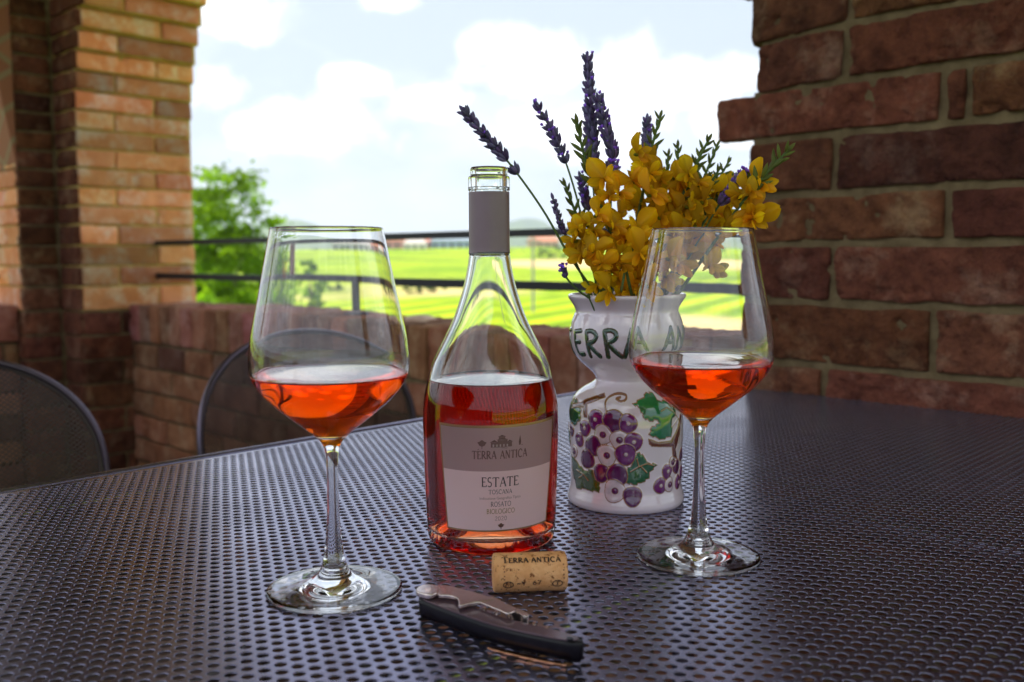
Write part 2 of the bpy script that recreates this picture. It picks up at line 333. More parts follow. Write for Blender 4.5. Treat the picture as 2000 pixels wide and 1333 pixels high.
# patch of sunlight on the outer edge, shaped and painted as pale stone
st = MB(); c0 = at(822, 611, 2.47)
kk = np.linspace(0, 2*pi, 26, endpoint=False); ph = np.linspace(0, pi/2, 7)
G = np.stack([np.cos(kk)[:, None]*np.cos(ph)[None]*.062, np.sin(kk)[:, None]*np.cos(ph)[None]*.04, np.broadcast_to(np.sin(ph)[None]*.017, (26, 7))], -1)
G = G*(1+.18*vnoise(G, 30, 3)[..., None]); a45 = R(135); G = G @ np.array([[cos(a45), sin(a45), 0], [-sin(a45), cos(a45), 0], [0, 0, 1]])
base = WP(np.array(0.), np.array(0.), np.array(0.)); c0[2] = TOP-.004
st.grid(G+c0, closeu=True); st.build('sun_patch', mats=[add_noise(mat('painted_sun_patch', rough=.9), 40, (.55,.38,.28), (.7,.52,.40), bump=.6)], label='sunlit patch made as a pale rounded stone on the parapet behind the bottle', cat='sun_patch')
# wall over the arches, side walls, added back wall, ceiling, floor ---------------------
def arch_wall(name, frm, u0, u1, spring_z, crown, top, thick, label, mats_):
    mb = MB(); n = 40; u = np.linspace(u0, u1, n+1); mid = (u0+u1)/2; hw = (u1-u0)/2
    zz = spring_z+(crown-spring_z)*np.sqrt(np.clip(1-((u-mid)/hw)**2, 0, 1))
    for i in range(n):
        q = [frm(np.array(a), np.array(s), np.array(z)) for s in (0., thick) for a, z in ((u[i], zz[i]), (u[i+1], zz[i+1]), (u[i+1], top), (u[i], top))]
        mb.add(np.array(q), [[0,3,2,1],[4,5,6,7],[0,1,5,4],[2,3,7,6]])
    return mb.build(name, mats=mats_, smooth=False, label=label, cat='wall')
pb = mat('plain_brickwork', rough=.9)
n_, l_, p_ = nodes(pb); bt = n_.new('ShaderNodeTexBrick'); tx_ = n_.new('ShaderNodeTexCoord')
bt.inputs['Scale'].default_value = 1; bt.inputs['Brick Width'].default_value = .29; bt.inputs['Row Height'].default_value = .08; bt.inputs['Mortar Size'].default_value = .008
bt.inputs['Color1'].default_value = (.30,.11,.065,1); bt.inputs['Color2'].default_value = (.40,.18,.10,1); bt.inputs['Mortar'].default_value = (.3,.22,.13,1)
mpn = n_.new('ShaderNodeMapping'); mpn.inputs['Rotation'].default_value = (R(90), 0, R(45)); l_.new(tx_.outputs['Object'], mpn.inputs[0]); l_.new(mpn.outputs[0], bt.inputs['Vector']); l_.new(bt.outputs['Color'], p_.inputs['Base Color'])
M['plainbrick'] = pb
arch_wall('arch_wall', lambda u, s, z: WP(u, s+.001, z), .735, 3.345, .62, 1.76, 2.35, .41, 'brick wall above the arched opening over the table', [pb])
arch_wall('arch_wall', lambda u, s, z: WP(u, s+.001, z), -2.5, .05, .41, 1.70, 2.35, .41, 'brick wall above the neighbouring opening right of the pier', [pb])
arch_wall('arch_wall', lambda u, s, z: WP(CU+.001+s, -.131-u, z), 0., 2.5, .5, 1.70, 2.35, .41, 'brick wall above the opening at the left edge', [pb])
bx = MB(); prism(bx, [(.049, .002), (.801, .002), (.801, .412), (.049, .412)], 1.752, 2.35, 0); prism(bx, [(3.3, .002), (CU+.41, .002), (CU+.41, .412), (3.3, .412)], 1.72, 2.35, 0)
bx.build('arch_wall', mats=[pb], smooth=False, label='plain brick masonry above the piers under the ceiling', cat='wall')
fl = MB(); fl.box(((CU/2*-.7)-.35, -.4, -.79), (9, 9, .1), R(45)); fl.build('floor', mats=[M['tile']], smooth=False, kind='structure')
ce = MB(); ce.box((DU*.5+DN*.60+v3(0,0,2.40)), (3.4, 8.2, .1), R(45)); ce.build('ceiling', mats=[M['plaster']], smooth=False, kind='structure')
hw_ = MB(); bk = [WP(np.array(a), np.array(s), np.array(z)) for z in (-.74, .30) for a, s in ((4.2, -4.5), (-3.5, -4.5), (-3.5, -4.25), (4.2, -4.25))]  # unseen wall added to keep bright ground out of the bottle's reflections
hw_.add(np.array(bk), [[0,3,2,1],[4,5,6,7],[0,1,5,4],[1,2,6,5],[2,3,7,6],[3,0,4,7]]); hw_.build('reflection_blocker', mats=[add_noise(mat('dark_blocker', rough=.9), 5, (.07,.05,.04), (.13,.10,.08), bump=.5)], smooth=False, label='low dark wall added behind the viewer to keep bright ground out of reflections', cat='reflection blocker')
# railings --------------------------------------------------------------------
def bar(mb, u0, u1, s, z, h, t):
    V = [WP(np.array(a), np.array(b), np.array(c)) for c in (z-h/2, z+h/2) for a, b in ((u0, s-t/2), (u1, s-t/2), (u1, s+t/2), (u0, s+t/2))]
    mb.add(np.array(V), [[0,3,2,1],[4,5,6,7],[0,1,5,4],[1,2,6,5],[2,3,7,6],[3,0,4,7]])
rl = empty('railing', WP(np.array(2.), np.array(.33), np.array(TOP)).tolist(), label='dark metal railing of two horizontal bars above the brick parapet', cat='railing'); IR = -np.array(rl.location)
def railpart(name, mb, m): o = mb.build(name, rl, [m], False); o.location = tuple(IR); return o
r1 = MB(); bar(r1, .70, 3.36, .27, .249, .0165, .018); railpart('top_bar', r1, M['rail'])
r2 = MB(); bar(r2, .70, 3.36, .27, .133, .0195, .018); railpart('lower_bar', r2, M['rail'])
def u_at(px, s):                          # position along the wall seen at image column px
    d = FW + RT*(px-1000)/FPX; t = (WC+s)/(d@DN); return t*(d@DU)
up_ = u_at(703, .27); r3 = MB(); bar(r3, up_-.009, up_+.009, .27, (.133+TOP)/2, .133-TOP-.02, .018); bar(r3, up_-.03, up_+.03, .27, TOP+.003, .006, .05); railpart('post', r3, M['rail'])
ux = u_at(563, .27); r4 = MB(); bar(r4, ux-.009, ux+.009, .27, .191, .098, .012); railpart('post', r4, M['rust'])
lr = empty('railing', WP(np.array(CU+.25), np.array(-1.), np.array(TOP)).tolist(), label='dark railing bar ending in the left edge opening', cat='railing')
for nm, zz_, h_ in (('lower_bar', .133, .0195), ('top_bar', .249, .0165)):
    mb = MB(); V = [WP(np.array(a), np.array(b), np.array(c)) for c in (zz_-h_/2, zz_+h_/2) for a, b in ((CU+.24, -.11), (CU+.258, -.11), (CU+.258, -2.7), (CU+.24, -2.7))]
    mb.add(np.array(V), [[0,3,2,1],[4,5,6,7],[0,1,5,4],[1,2,6,5],[2,3,7,6],[3,0,4,7]]); o = mb.build(nm, lr, [M['rail']], False); o.location = tuple(-np.array(lr.location))

# ---------------------------------------------------------------- table of perforated metal
TA = R(46.9); E1 = v3(cos(TA), sin(TA), 0); E2 = v3(-sin(TA), cos(TA), 0)
edge_c = float(E2 @ v3(-.2763, .995, 0))          # inner line of the far rim
hole1 = v3(-.4252, .7959, 0)
A1 = float(E1 @ v3(.40, 1.395, 0))                # right end, by the pier
A0 = A1-1.75; B1 = edge_c; B0 = edge_c-1.05
tab = empty('table', (E1*(A0+A1)/2+E2*(B0+B1)/2+v3(0,0,-.74)).tolist(), label='large dark perforated metal table that everything stands on', cat='table'); IT = tuple(-np.array(tab.location))
p = .00915; n = 12
fa = float(E1@hole1); fb = float(E2@hole1)
ia = np.arange(-220, 221); ib = np.arange(0, 150); I, J = np.meshgrid(ia, ib, indexing='ij')
ca = fa + (I+.5*(J % 2))*p; cb = fb - J*p*math.sqrt(3)/2
k_ = (ca > A0+.012) & (ca < A1-.012) & (cb > B0+.012); ca = ca[k_]; cb = cb[k_]
ang = np.arange(n)*2*pi/n+pi/6; hexr = np.where(np.arange(n) % 2 == 0, p/math.sqrt(3), p/2)
ring = lambda r, z: np.stack([np.cos(ang)*r, np.sin(ang)*r, np.full(n, z)], -1)
cell = np.vstack([ring(hexr, 0), ring(.00345, 0), ring(.00332, 0), ring(.00314, -.00018), ring(.0030, -.0004), ring(.0030, -.0010)])
ctr = ca[:, None]*E1 + cb[:, None]*E2
Rm = np.stack([E1, E2, v3(0,0,1)])
V = (cell@Rm)[None] + ctr[:, None]; V = V.reshape(-1, 3)
j = np.arange(n); f0 = np.concatenate([np.stack([j+k*n, (j+1) % n+k*n, (j+1) % n+(k+1)*n, j+(k+1)*n], -1) for k in range(5)])
F = (f0[None] + (np.arange(len(ca))*6*n)[:, None, None]).reshape(-1, 4)
mar = []                                  # plain margins of the sheet beside the outermost holes
for a0, b0, a1, b1 in ((ca.min(), fb+.0042, ca.max(), fb+.0098), (ca.min(), cb.min()-.0098, ca.max(), cb.min()-.0042), (ca.max()+.003, cb.min()-.0098, ca.max()+.0085, fb+.0098), (ca.min()-.0085, cb.min()-.0098, ca.min()-.003, fb+.0098)):
    mar += [E1*x+E2*y+v3(0, 0, -.00016) for x, y in ((a0, b0), (a1, b0), (a1, b1), (a0, b1))]
F = np.vstack([F, np.arange(16).reshape(4, 4)+len(V)]); V = np.vstack([V, mar])
o = link('tabletop', npmesh('tabletop', V, [F], np.concatenate([np.tile(np.repeat([0, 0, 0, 0, 1], n), len(ca)), np.zeros(4, int)])), tab, [M['table'], M['hole_shade']], True); o.location = IT
rim = MB(); zr = .001
def rimbar(a0, b0, a1, b1, w, z0, z1):
    P, Q = E1*a0+E2*b0, E1*a1+E2*b1; T = (Q-P)/np.linalg.norm(Q-P); Nn = v3(-T[1], T[0], 0); h = w/2; c = .0014
    prof = [(-h, z0), (h, z0)]+[(h*cos(q), z1-.0035+.0035*sin(q)) for q in np.linspace(0, pi, 9)]
    G = np.array([[X+Nn*x+v3(0,0,z) for x, z in prof] for X in (P, Q)]); m_ = len(prof)
    rim.add(G.reshape(-1, 3), [[i, (i+1) % m_, (i+1) % m_+m_, i+m_] for i in range(m_)])
for a0, b0, a1, b1 in ((A0-.004, B1-.003, A1+.004, B1-.003), (A1+.001, B1-.006, A1+.001, B0), (A0-.001, B1-.006, A0-.001, B0), (A0-.004, B0-.003, A1+.004, B0-.003)):
    rimbar(a0, b0, a1, b1, .008, -.03, zr)
o = rim.build('rim', tab, [M['table']], True); o.location = IT
dk = MB()                                 # frame tubes under the sheet
for a0, b0, a1, b1 in ((A0, B1-.022, A1, B1-.022), (A0, B0+.022, A1, B0+.022), (A0+.02, B0, A0+.02, B1-.03), (A1-.02, B0, A1-.02, B1-.03), (A0, (B0+B1)/2, A1, (B0+B1)/2), (A0+.55, B0, A0+.55, B1-.03), (A1-.55, B0, A1-.55, B1-.03)):
    P, Q = E1*a0+E2*b0, E1*a1+E2*b1; dk.tube([P+v3(0,0,-.018), Q+v3(0,0,-.018)], .012, 8)
o = dk.build('frame', tab, [M['table']]); o.location = IT
for a0, b0 in ((A0+.06, B0+.06), (A1-.06, B0+.06), (A0+.06, B1-.09), (A1-.06, B1-.09)):
    lg = MB(); P = E1*a0+E2*b0; lg.tube([P+v3(0,0,-.03), P+v3(0,0,-.74)], .018, 10); o = lg.build('leg', tab, [M['table']]); o.location = IT

# ---------------------------------------------------------------- chairs
def chair(c, rz, label, wd=.223):
    """origin under the middle of the back; local x across, local -y towards the table"""
    r = empty('chair', (c[0], c[1], -.74), rz, label=label, cat='chair', group='metal mesh chairs along the table')
    a, bt_, zc = wd, .188, .605
    def pt(t, k=1.0, dz=0):
        ct, st_ = np.cos(t), np.sin(t); x = a*k*np.sign(ct)*np.abs(ct)**(2/2.25); z = bt_*k*np.sign(st_)*np.abs(st_)**(2/2.25)
        return back(x, zc+z)
    def back(x, z):
        x = np.asarray(x, float); z = np.asarray(z, float)
        y = .045*(1-(x/a)**2) + (z-.41)*.16
        return np.stack([x, y, z+0*x], -1)
    t = np.linspace(0, 2*pi, 96, endpoint=False)
    mb = MB(); mb.tube(pt(t), .0052, 10, close=True); mb.build('back_frame', r, [M['chairrim']])
    mb = MB(); G = np.stack([pt(t, .985), pt(t, .965), pt(t, .955)], 1); G[:, 1, 1] -= .002
    mb.grid(np.concatenate([G, G[:1]]).copy()); mb.build('back_band', r, [M['chair']])
    # diamond mesh of the back
    def diamonds(X0, X1, Z0, Z1, px, pz, inside, f3, name):
        mb = MB(); nx = int((X1-X0)/px)+1; nz_ = int((Z1-Z0)/(pz/2))+1
        I, J = np.meshgrid(np.arange(nx), np.arange(nz_), indexing='ij'); x = X0+(I+.5*(J % 2))*px; z = Z0+J*pz/2
        m_ = inside(x, z); x = x[m_]; z = z[m_]
        o_ = np.array([[px/2, 0], [0, pz/2], [-px/2, 0], [0, -pz/2]]); q = np.concatenate([o_, o_*.60])
        X = x[:, None]+q[None, :, 0]; Z = z[:, None]+q[None, :, 1]; Vv = f3(X, Z)
        f_ = np.array([[i, (i+1) % 4, (i+1) % 4+4, i+4] for i in range(4)])
        mb.add(Vv.reshape(-1, 3), (f_[None]+(np.arange(len(x))*8)[:, None, None]).reshape(-1, 4)); mb.build(name, r, [M['chair']], True)
    diamonds(-a, a, zc-bt_, zc+bt_, .0092, .0074, lambda x, z: (np.abs(x)/a)**2.25+(np.abs(z-zc)/bt_)**2.25 < .972**2.25, lambda X, Z: back(X, Z), 'back_mesh')
    seat = lambda X, Y: np.stack([X, Y, .43-.012*(1-(X/.25)**2)+.0*Y], -1)
    diamonds(-.22, .22, -.43, -.03, .0095, .008, lambda x, z: (np.abs(x)/.225)**4+(np.abs(z+.23)/.20)**4 < 1, seat, 'seat_mesh')
    ts = np.linspace(0, 2*pi, 60, endpoint=False); mb = MB()
    mb.tube(np.stack([.228*np.sign(np.cos(ts))*np.abs(np.cos(ts))**.5, -.23+.205*np.sign(np.sin(ts))*np.abs(np.sin(ts))**.5, 0*ts+.428], -1), .009, 8, close=True); mb.build('seat_frame', r, [M['chair']])
    for sx in (-1, 1):
        mb = MB(); mb.tube([(sx*.235, -.40, .0), (sx*.238, -.40, .40), (sx*.238, -.38, .43)], .010, 8); mb.build('leg', r, [M['chair']])
        mb = MB(); mb.tube([(sx*.235, .06, 0), (sx*.232, .02, .40), (sx*.236, .03, .60)], .010, 8); mb.build('leg', r, [M['chair']])
    return r
CH = TA
chair((-.336, 1.726), CH, 'dark metal mesh chair behind the left wine glass', .236)
chair((-.775, 1.315), CH, 'dark metal mesh chair cut by the left edge of the photo')

# ---------------------------------------------------------------- glass and wine
def glassmat(name, col=(1,1,1), ior=1.5, rough=0.0):
    m = bpy.data.materials.new(name); m.use_nodes = True; n = m.node_tree.nodes; l = m.node_tree.links; n.clear()
    g = n.new('ShaderNodeBsdfGlass'); g.inputs['Color'].default_value = (*col, 1); g.inputs['IOR'].default_value = ior; g.inputs['Roughness'].default_value = rough
    o = n.new('ShaderNodeOutputMaterial'); l.new(g.outputs[0], o.inputs[0]); return m
def winemat(name, dens, col, level):
    """wine: refracting only at its free surface; along the glass the wall itself carries the glass-to-wine step"""
    m = glassmat(name, (1,1,1), 1.34); n = m.node_tree.nodes; l = m.node_tree.links
    v = n.new('ShaderNodeVolumeAbsorption'); v.inputs['Color'].default_value = (*col, 1); v.inputs['Density'].default_value = dens
    l.new(v.outputs[0], n['Material Output'].inputs['Volume'])
    t = n.new('ShaderNodeBsdfTransparent'); x = n.new('ShaderNodeMixShader'); c = n.new('ShaderNodeTexCoord'); sp = n.new('ShaderNodeSeparateXYZ'); g = n.new('ShaderNodeMath'); g.operation = 'GREATER_THAN'; g.inputs[1].default_value = level-.0002
    l.new(c.outputs['Object'], sp.inputs[0]); l.new(sp.outputs['Z'], g.inputs[0]); l.new(g.outputs[0], x.inputs[0]); l.new(t.outputs[0], x.inputs[1]); l.new(n['Glass BSDF'].outputs[0], x.inputs[2]); l.new(x.outputs[0], n['Material Output'].inputs['Surface'])
    return m
M['crystal'] = glassmat('clear_crystal', (1,1,1), 1.5); M['bottle'] = glassmat('clear_bottle_glass', (.985,.995,.985), 1.5); M['wet'] = glassmat('glass_against_wine', (1,1,1), 1.5/1.34)
M['rose'] = winemat('rose_wine', 150, (.994,.755,.0), .1303); M['rose_bottle'] = winemat('rose_wine_in_bottle', 110, (.955,.42,.0), .1132)
def glass_mesh(name, G, ncut, nend, parent, m, wet):
    """G rings x profile; profile segments ncut..nend lie against the wine"""
    mb = MB(); mb.grid(G[:, :ncut+1], closeu=True, mi=0); mb.grid(G[:, ncut:], closeu=True, mi=1); return mb.build(name, parent, [m, wet], True, weld=1e-6)
def closed_lathe(name, prof, n, parent, m, flip=False):
    G = lathe(prof, n); mb = MB(); mb.grid(G, closeu=True, flip=flip); return mb.build(name, parent, [m], True, weld=1e-6)
def split_at(Q, lv):                       # insert a point at the wine level into the descending inner profile
    i = int(np.argmax(Q[:, 1] < lv)); r = np.interp(lv, [Q[i, 1], Q[i-1, 1]], [Q[i, 0], Q[i-1, 0]]); return np.vstack([Q[:i], [[r, lv]], Q[i:]]), i
def wine_glass(x, y, label, rz=0):
    r = empty('wine_glass', (x, y, 0), rz, label=label, cat='wine glass', group='two stemmed glasses of rosé wine')
    out = [(0, .8), (12, .9), (37, .0), (39.2, .25), (40.2, 1.3), (39.6, 2.5), (37, 3.0), (30, 3.7), (21, 5.2), (14, 7.6), (10, 10.8), (7.6, 15.5), (6.0, 22), (4.7, 33), (3.7, 48), (3.3, 66), (3.6, 80), (4.7, 87.5), (7.2, 91.6), (11, 95.4), (17, 100.2), (24.2, 106), (33, 113.2), (39.4, 120), (43.6, 126), (45.9, 131.5), (46.6, 137), (46.5, 142), (45.3, 152), (43.2, 163), (40.2, 177), (36.8, 194), (33.6, 210), (32.5, 216.0)]
    inn = [(32.25, 216.35), (31.95, 216.0), (33.1, 210), (36.3, 194), (39.65, 177), (42.6, 163), (44.65, 152), (45.7, 142), (45.6, 137), (44.8, 131.7), (42.3, 126.5), (38, 120.8), (31.5, 114.2), (23, 107.4), (16, 101.9), (9, 97.6), (4, 95.6), (0, 95.1)]
    P = smooth_prof(out, 5); Q = smooth_prof(inn, 5); P[0, 0] = 0; Q[-1, 0] = 0
    P = np.maximum(P, [0, 0]); Q = np.maximum(Q, [0, 0])
    lv = 130.3; Q, iq = split_at(Q, lv+.9)
    glass_mesh('glass', lathe(np.vstack([P, Q])/1000, 200), len(P)+iq, None, r, M['crystal'], M['wet'])
    q = Q[iq:][::-1].copy(); q[:, 1] += .03; q[:, 0] = np.maximum(q[:, 0]-.03, 0); q = q[q[:, 1] < lv+.6]
    rt_ = np.interp(lv, Q[::-1, 1], Q[::-1, 0])
    top = np.array([(rt_+.25, lv+.85), (rt_-.3, lv+.55), (rt_-.9, lv+.15), (rt_-1.8, lv), (rt_*.6, lv), (0, lv)])
    closed_lathe('wine', np.vstack([q, top])/1000, 200, r, M['rose'])
    return r
wine_glass(-.1072, .5600, 'large stemmed wine glass left of the bottle, its rosé wine level with the bowl shoulder')
wine_glass(.1227, .6200, 'stemmed wine glass right of the bottle, standing in front of the painted vase', R(40))

# ---------------------------------------------------------------- bottle
BX, BY = -.01533, .6663
bot = empty('wine_bottle', (BX, BY, 0), label='open clear bottle of rosé wine with a two-tone label, in the middle of the table', cat='wine bottle')
BP = [(45.0, 6), (45.5, 13), (45.9, 22), (46.7, 45), (47.4, 72), (47.4, 88), (47.0, 97), (45.9, 105), (43.7, 114.6), (41.3, 123.3), (38.3, 130.5), (32.2, 142.5), (26.4, 154.4), (21.8, 166.8), (18.2, 179), (15.6, 191), (14.2, 200), (13.8, 204), (13.7, 243.5), (14.2, 244.4), (14.4, 246), (14.4, 252.6), (13.9, 253.9), (12.9, 254.6), (12.85, 256.5), (13.0, 258.5), (12.3, 260.2)]
bot_out = [(0, 31), (6, 30), (13, 24), (22, 12), (32, 2.0), (38, 0), (41.5, .6), (44, 2.6)]+BP
bot_in = [(10.9, 260.2), (10.2, 259), (10.1, 250), (11.0, 204), (11.6, 200), (13.0, 191), (15.6, 179), (19.2, 166.8), (23.8, 154.4), (29.6, 142.5), (35.7, 130.5), (38.7, 123.3), (41.2, 114.6), (43.4, 105), (44.3, 97), (44.3, 88), (44.3, 72), (43.6, 45), (42.8, 22), (41.5, 13), (38, 8.5), (32, 9.0), (24, 18), (15, 30), (7, 36), (0, 37.5)]
Po = smooth_prof(bot_out, 5); Pi = smooth_prof(bot_in, 5); Po[:, 0] = np.maximum(Po[:, 0], 0); Pi[:, 0] = np.maximum(Pi[:, 0], 0); Po[0, 0] = 0; Pi[-1, 0] = 0; Po[:, 1] = np.maximum(Po[:, 1], 0)
lv = 113.2; Pi, ip = split_at(Pi, lv+1.4); G = lathe(np.vstack([Po, Pi])/1000, 400)
# glass is never quite even: slight ripples, and moulded dots round the heel
k = np.linspace(0, 2*pi, 400, endpoint=False)[:, None]; hgt = G[..., 2]
rad = np.hypot(G[..., 0], G[..., 1])+1e-9; dr = .00005*vnoise(G, 22, 2)
dots = .0003*np.clip(np.cos(k*38), 0, 1)**3*(np.sin(k*5+1) > -.3)*np.exp(-((hgt-.0085)/.0022)**2)*(rad > .0435)
G[..., 0] *= 1+(dr+dots)/rad*(rad > .008); G[..., 1] *= 1+(dr+dots)/rad*(rad > .008)
glass_mesh('glass', G, len(Po)+ip, None, bot, M['bottle'], M['wet'])
q = Pi[ip:][::-1].copy(); q[:, 1] += .05; q[:, 0] = np.maximum(q[:, 0]-.09, 0); q = q[q[:, 1] < lv+1.1]; rt_ = np.interp(lv, Pi[::-1, 1], Pi[::-1, 0])
topw = np.array([(rt_-.25, lv+1.3), (rt_-.6, lv+1.0), (rt_-1.2, lv+.35), (rt_-2.5, lv), (rt_*.6, lv), (0, lv)])
closed_lathe('wine', np.vstack([q, topw])/1000, 240, bot, M['rose_bottle'])
M['foil'] = add_noise(mat('taupe_foil', rough=.38, metal=.0, spec=.5), 30, (.19,.135,.155), (.215,.155,.175), bump=.08, bscale=60)
def bot_r(h):
    b = np.array(BP); return np.interp(h, b[:, 1], b[:, 0])
kk = np.linspace(0, 2*pi, 128, endpoint=False); hh = np.linspace(0, 1, 30)
lo_ = 201.2-1.1*np.sin(kk-.2)+.25*vnoise(np.stack([np.cos(kk), np.sin(kk), 0*kk], -1), 9, 2)
Hh = lo_[:, None]+(243.2-lo_)[:, None]*hh[None]; Rr = bot_r(Hh)+.35
G = np.stack([Rr*np.cos(kk)[:, None], Rr*np.sin(kk)[:, None], Hh], -1)/1000
Gi = G.copy(); Gi[..., :2] *= (1-.0003/.0139)
mb = MB(); mb.grid(G, closeu=True); mb.grid(Gi, closeu=True, flip=True); mb.build('foil_capsule', bot, [M['foil']])

# stroke lettering -------------------------------------------------------------
def arcpts(cx, cy_, rx, ry, a0, a1, n=14):
    t = np.radians(np.linspace(a0, a1, n)); return list(zip(cx+rx*np.cos(t), cy_+ry*np.sin(t)))
TH, TN = 1.0, .55                          # thick and thin stems
GL = {  # width, strokes (points, weight)
 'T': (.78, [([(.39,0),(.39,1)], TH), ([(.02,.97),(.76,.97)], TN), ([(.03,.97),(.0,.82)], TN), ([(.75,.97),(.78,.82)], TN), ([(.27,.015),(.51,.015)], TN)]),
 'E': (.62, [([(.12,0),(.12,1)], TH), ([(.02,.98),(.56,.98)], TN), ([(.12,.52),(.48,.52)], TN), ([(.02,.02),(.60,.02)], TN), ([(.56,.98),(.57,.84)], TN), ([(.60,.02),(.63,.18)], TN)]),
 'R': (.74, [([(.12,0),(.12,1)], TH), ([(.02,.98),(.12,.98)]+arcpts(.30,.74,.27,.24,90,-90)+[(.12,.50)], TH*.85), ([(.32,.50),(.50,.2),(.76,.01)], TH), ([(.02,.015),(.24,.015)], TN)]),
 'A': (.80, [([(.06,0),(.40,1)], TN), ([(.40,1),(.76,0)], TH), ([(.18,.34),(.62,.34)], TN), ([(0,.015),(.16,.015)], TN), ([(.64,.015),(.84,.015)], TN)]),
 'N': (.84, [([(.12,0),(.12,1)], TN), ([(.12,1),(.72,0)], TH), ([(.72,0),(.72,1)], TN), ([(.02,.015),(.22,.015)], TN), ([(.62,.985),(.82,.985)], TN), ([(.02,.985),(.14,.985)], TN)]),
 'I': (.28, [([(.14,0),(.14,1)], TH), ([(.03,.015),(.25,.015)], TN), ([(.03,.985),(.25,.985)], TN)]),
 'C': (.82, [(arcpts(.48,.5,.40,.50,50,310,22), TH*.85), ([(.74,.88),(.75,.70)], TN)]),
 'S': (.56, [(arcpts(.28,.745,.20,.245,40,270,12)+arcpts(.28,.26,.23,.25,85,-140,14), TH*.8)]),
 'O': (.92, [(arcpts(.46,.5,.41,.50,0,360,26), TH*.8)]),
 'B': (.66, [([(.12,0),(.12,1)], TH), ([(.02,.98),(.12,.98)]+arcpts(.28,.75,.22,.23,90,-90,10)+[(.12,.52)], TH*.8), ([(.12,.52)]+arcpts(.32,.27,.26,.25,90,-90,10)+[(.02,.02)], TH*.8)]),
 'L': (.58, [([(.12,0),(.12,1)], TH), ([(.02,.02),(.56,.02)], TN), ([(.56,.02),(.59,.2)], TN), ([(.02,.985),(.22,.985)], TN)]),
 'G': (.88, [(arcpts(.48,.5,.40,.50,50,330,22), TH*.85), ([(.80,.02),(.80,.42)], TH), ([(.66,.42),(.92,.42)], TN)]),
 '2': (.55, [(arcpts(.26,.72,.20,.25,160,-20,10)+[(.05,.03),(.50,.03)], TH*.7)]),
 '0': (.58, [(arcpts(.28,.5,.22,.48,0,360,20), TH*.7)]),
 '6': (.55, [([(.42,.96),(.2,.75)]+arcpts(.27,.28,.21,.26,160,520,20), TH*.7)]), '7': (.5, [([(.04,.97),(.48,.97),(.2,0)], TH*.8)]),
 'Y': (.6, [([(.02,1),(.3,.5),(.3,0)], TH*.8), ([(.58,1),(.3,.5)], TN)]), 'M': (.9, [([(.1,0),(.14,1),(.45,.2),(.76,1),(.8,0)], TH*.8)]), '-': (.5, [([(.05,.5),(.45,.5)], TH)]), '.': (.25, [([(.1,.5),(.16,.5)], TH*1.3)]),
 ' ': (.42, [])}
def ribbon(pts, w):
    P = np.array(pts, float); T = np.gradient(P, axis=0); T /= np.linalg.norm(T, axis=1)[:, None]+1e-9; Nn = np.stack([-T[:, 1], T[:, 0]], -1)
    return P+Nn*w/2, P-Nn*w/2
def text(mb, s, x, y, h, width, wt, f3, col, small_caps=False):
    """strokes of the string centred on x, baseline y, cap height h, fitted to width; f3 maps (x,y)->space"""
    sp = .12; sizes = [(.78 if (small_caps and i and s[i-1] != ' ') else 1.0) for i in range(len(s))]
    tot = sum(GL[c][0]*z+sp for c, z in zip(s, sizes))-sp; kx = width/tot; cx = x-width/2
    for c, z in zip(s, sizes):
        for pts, w in GL[c][1]:
            P = np.array(pts, float)
            if len(P) == 2: P = P[0]+(P[1]-P[0])*np.linspace(0, 1, 5)[:, None]
            a, b = ribbon(P*np.array([kx*z, h*z])+np.array([cx, y]), wt*w)
            mb.grid(np.stack([f3(a[:, 0], a[:, 1]), f3(b[:, 0], b[:, 1])], 1), col)
        cx += (GL[c][0]*z+sp)*kx

# label --------------------------------------------------------------------------
def lab3(off):
    def f(x, y):                          # x mm along the label (0 = middle), y mm height
        x = np.asarray(x, float); y = np.asarray(y, float)
        th = np.radians(9.2+(y-55)*.018)+x*(1-(90-y)*.0009)/46.9; h = y+.018*x+.0009*x*x*.5
        r = bot_r(h)+off; return np.stack([r*np.sin(th), -r*np.cos(th), h], -1)/1000
    return f
def flat_grid(mb, x0, x1, y0, y1, nx, ny, f, col): 
    X, Y = np.meshgrid(np.linspace(x0, x1, nx+1), np.linspace(y0, y1, ny+1), indexing='ij'); mb.grid(f(X, Y), col)
LX, LT, LB = 44.5, 89.2, 17.6
def lx(y): return LX-(LT-y)*.045
def label_mesh(mb, ins, off, col, y0, y1):
    Y = np.linspace(y0, y1, 24); S_ = np.linspace(-1, 1, 61); X = S_[:, None]*(lx(Y)[None]-ins); mb.grid(lab3(off)(X, np.broadcast_to(Y, X.shape)), col)
M['paper'] = mat('label_paper', (.8,.8,.8), .45, 0, .5)
n_, l_, p_ = nodes(M['paper']); at_ = n_.new('ShaderNodeAttribute'); at_.attribute_name = 'tint'; l_.new(at_.outputs['Color'], p_.inputs['Base Color'])
tr_ = n_.new('ShaderNodeBsdfTranslucent'); ms_ = n_.new('ShaderNodeMixShader'); ms_.inputs[0].default_value = .42; l_.new(at_.outputs['Color'], tr_.inputs[0])
l_.new(p_.outputs[0], ms_.inputs[1]); l_.new(tr_.outputs[0], ms_.inputs[2]); l_.new(ms_.outputs[0], n_['Material Output'].inputs[0])
M['ink'] = mat('printed_ink', (.8,.8,.8), .5); n_, l_, p_ = nodes(M['ink']); at_ = n_.new('ShaderNodeAttribute'); at_.attribute_name = 'tint'; l_.new(at_.outputs['Color'], p_.inputs['Base Color'])
M['gold'] = mat('dull_gold_foil', (.34,.20,.10), .35, .7)
mb = MB(); label_mesh(mb, 0, .25, (.96,.74,.76), LB, 58.6); label_mesh(mb, 0, .25, (.52,.36,.37), 58.6, LT); lab = mb.build('label', bot, [M['paper']])
mb = MB(); bw_ = 1.1                       # gold border
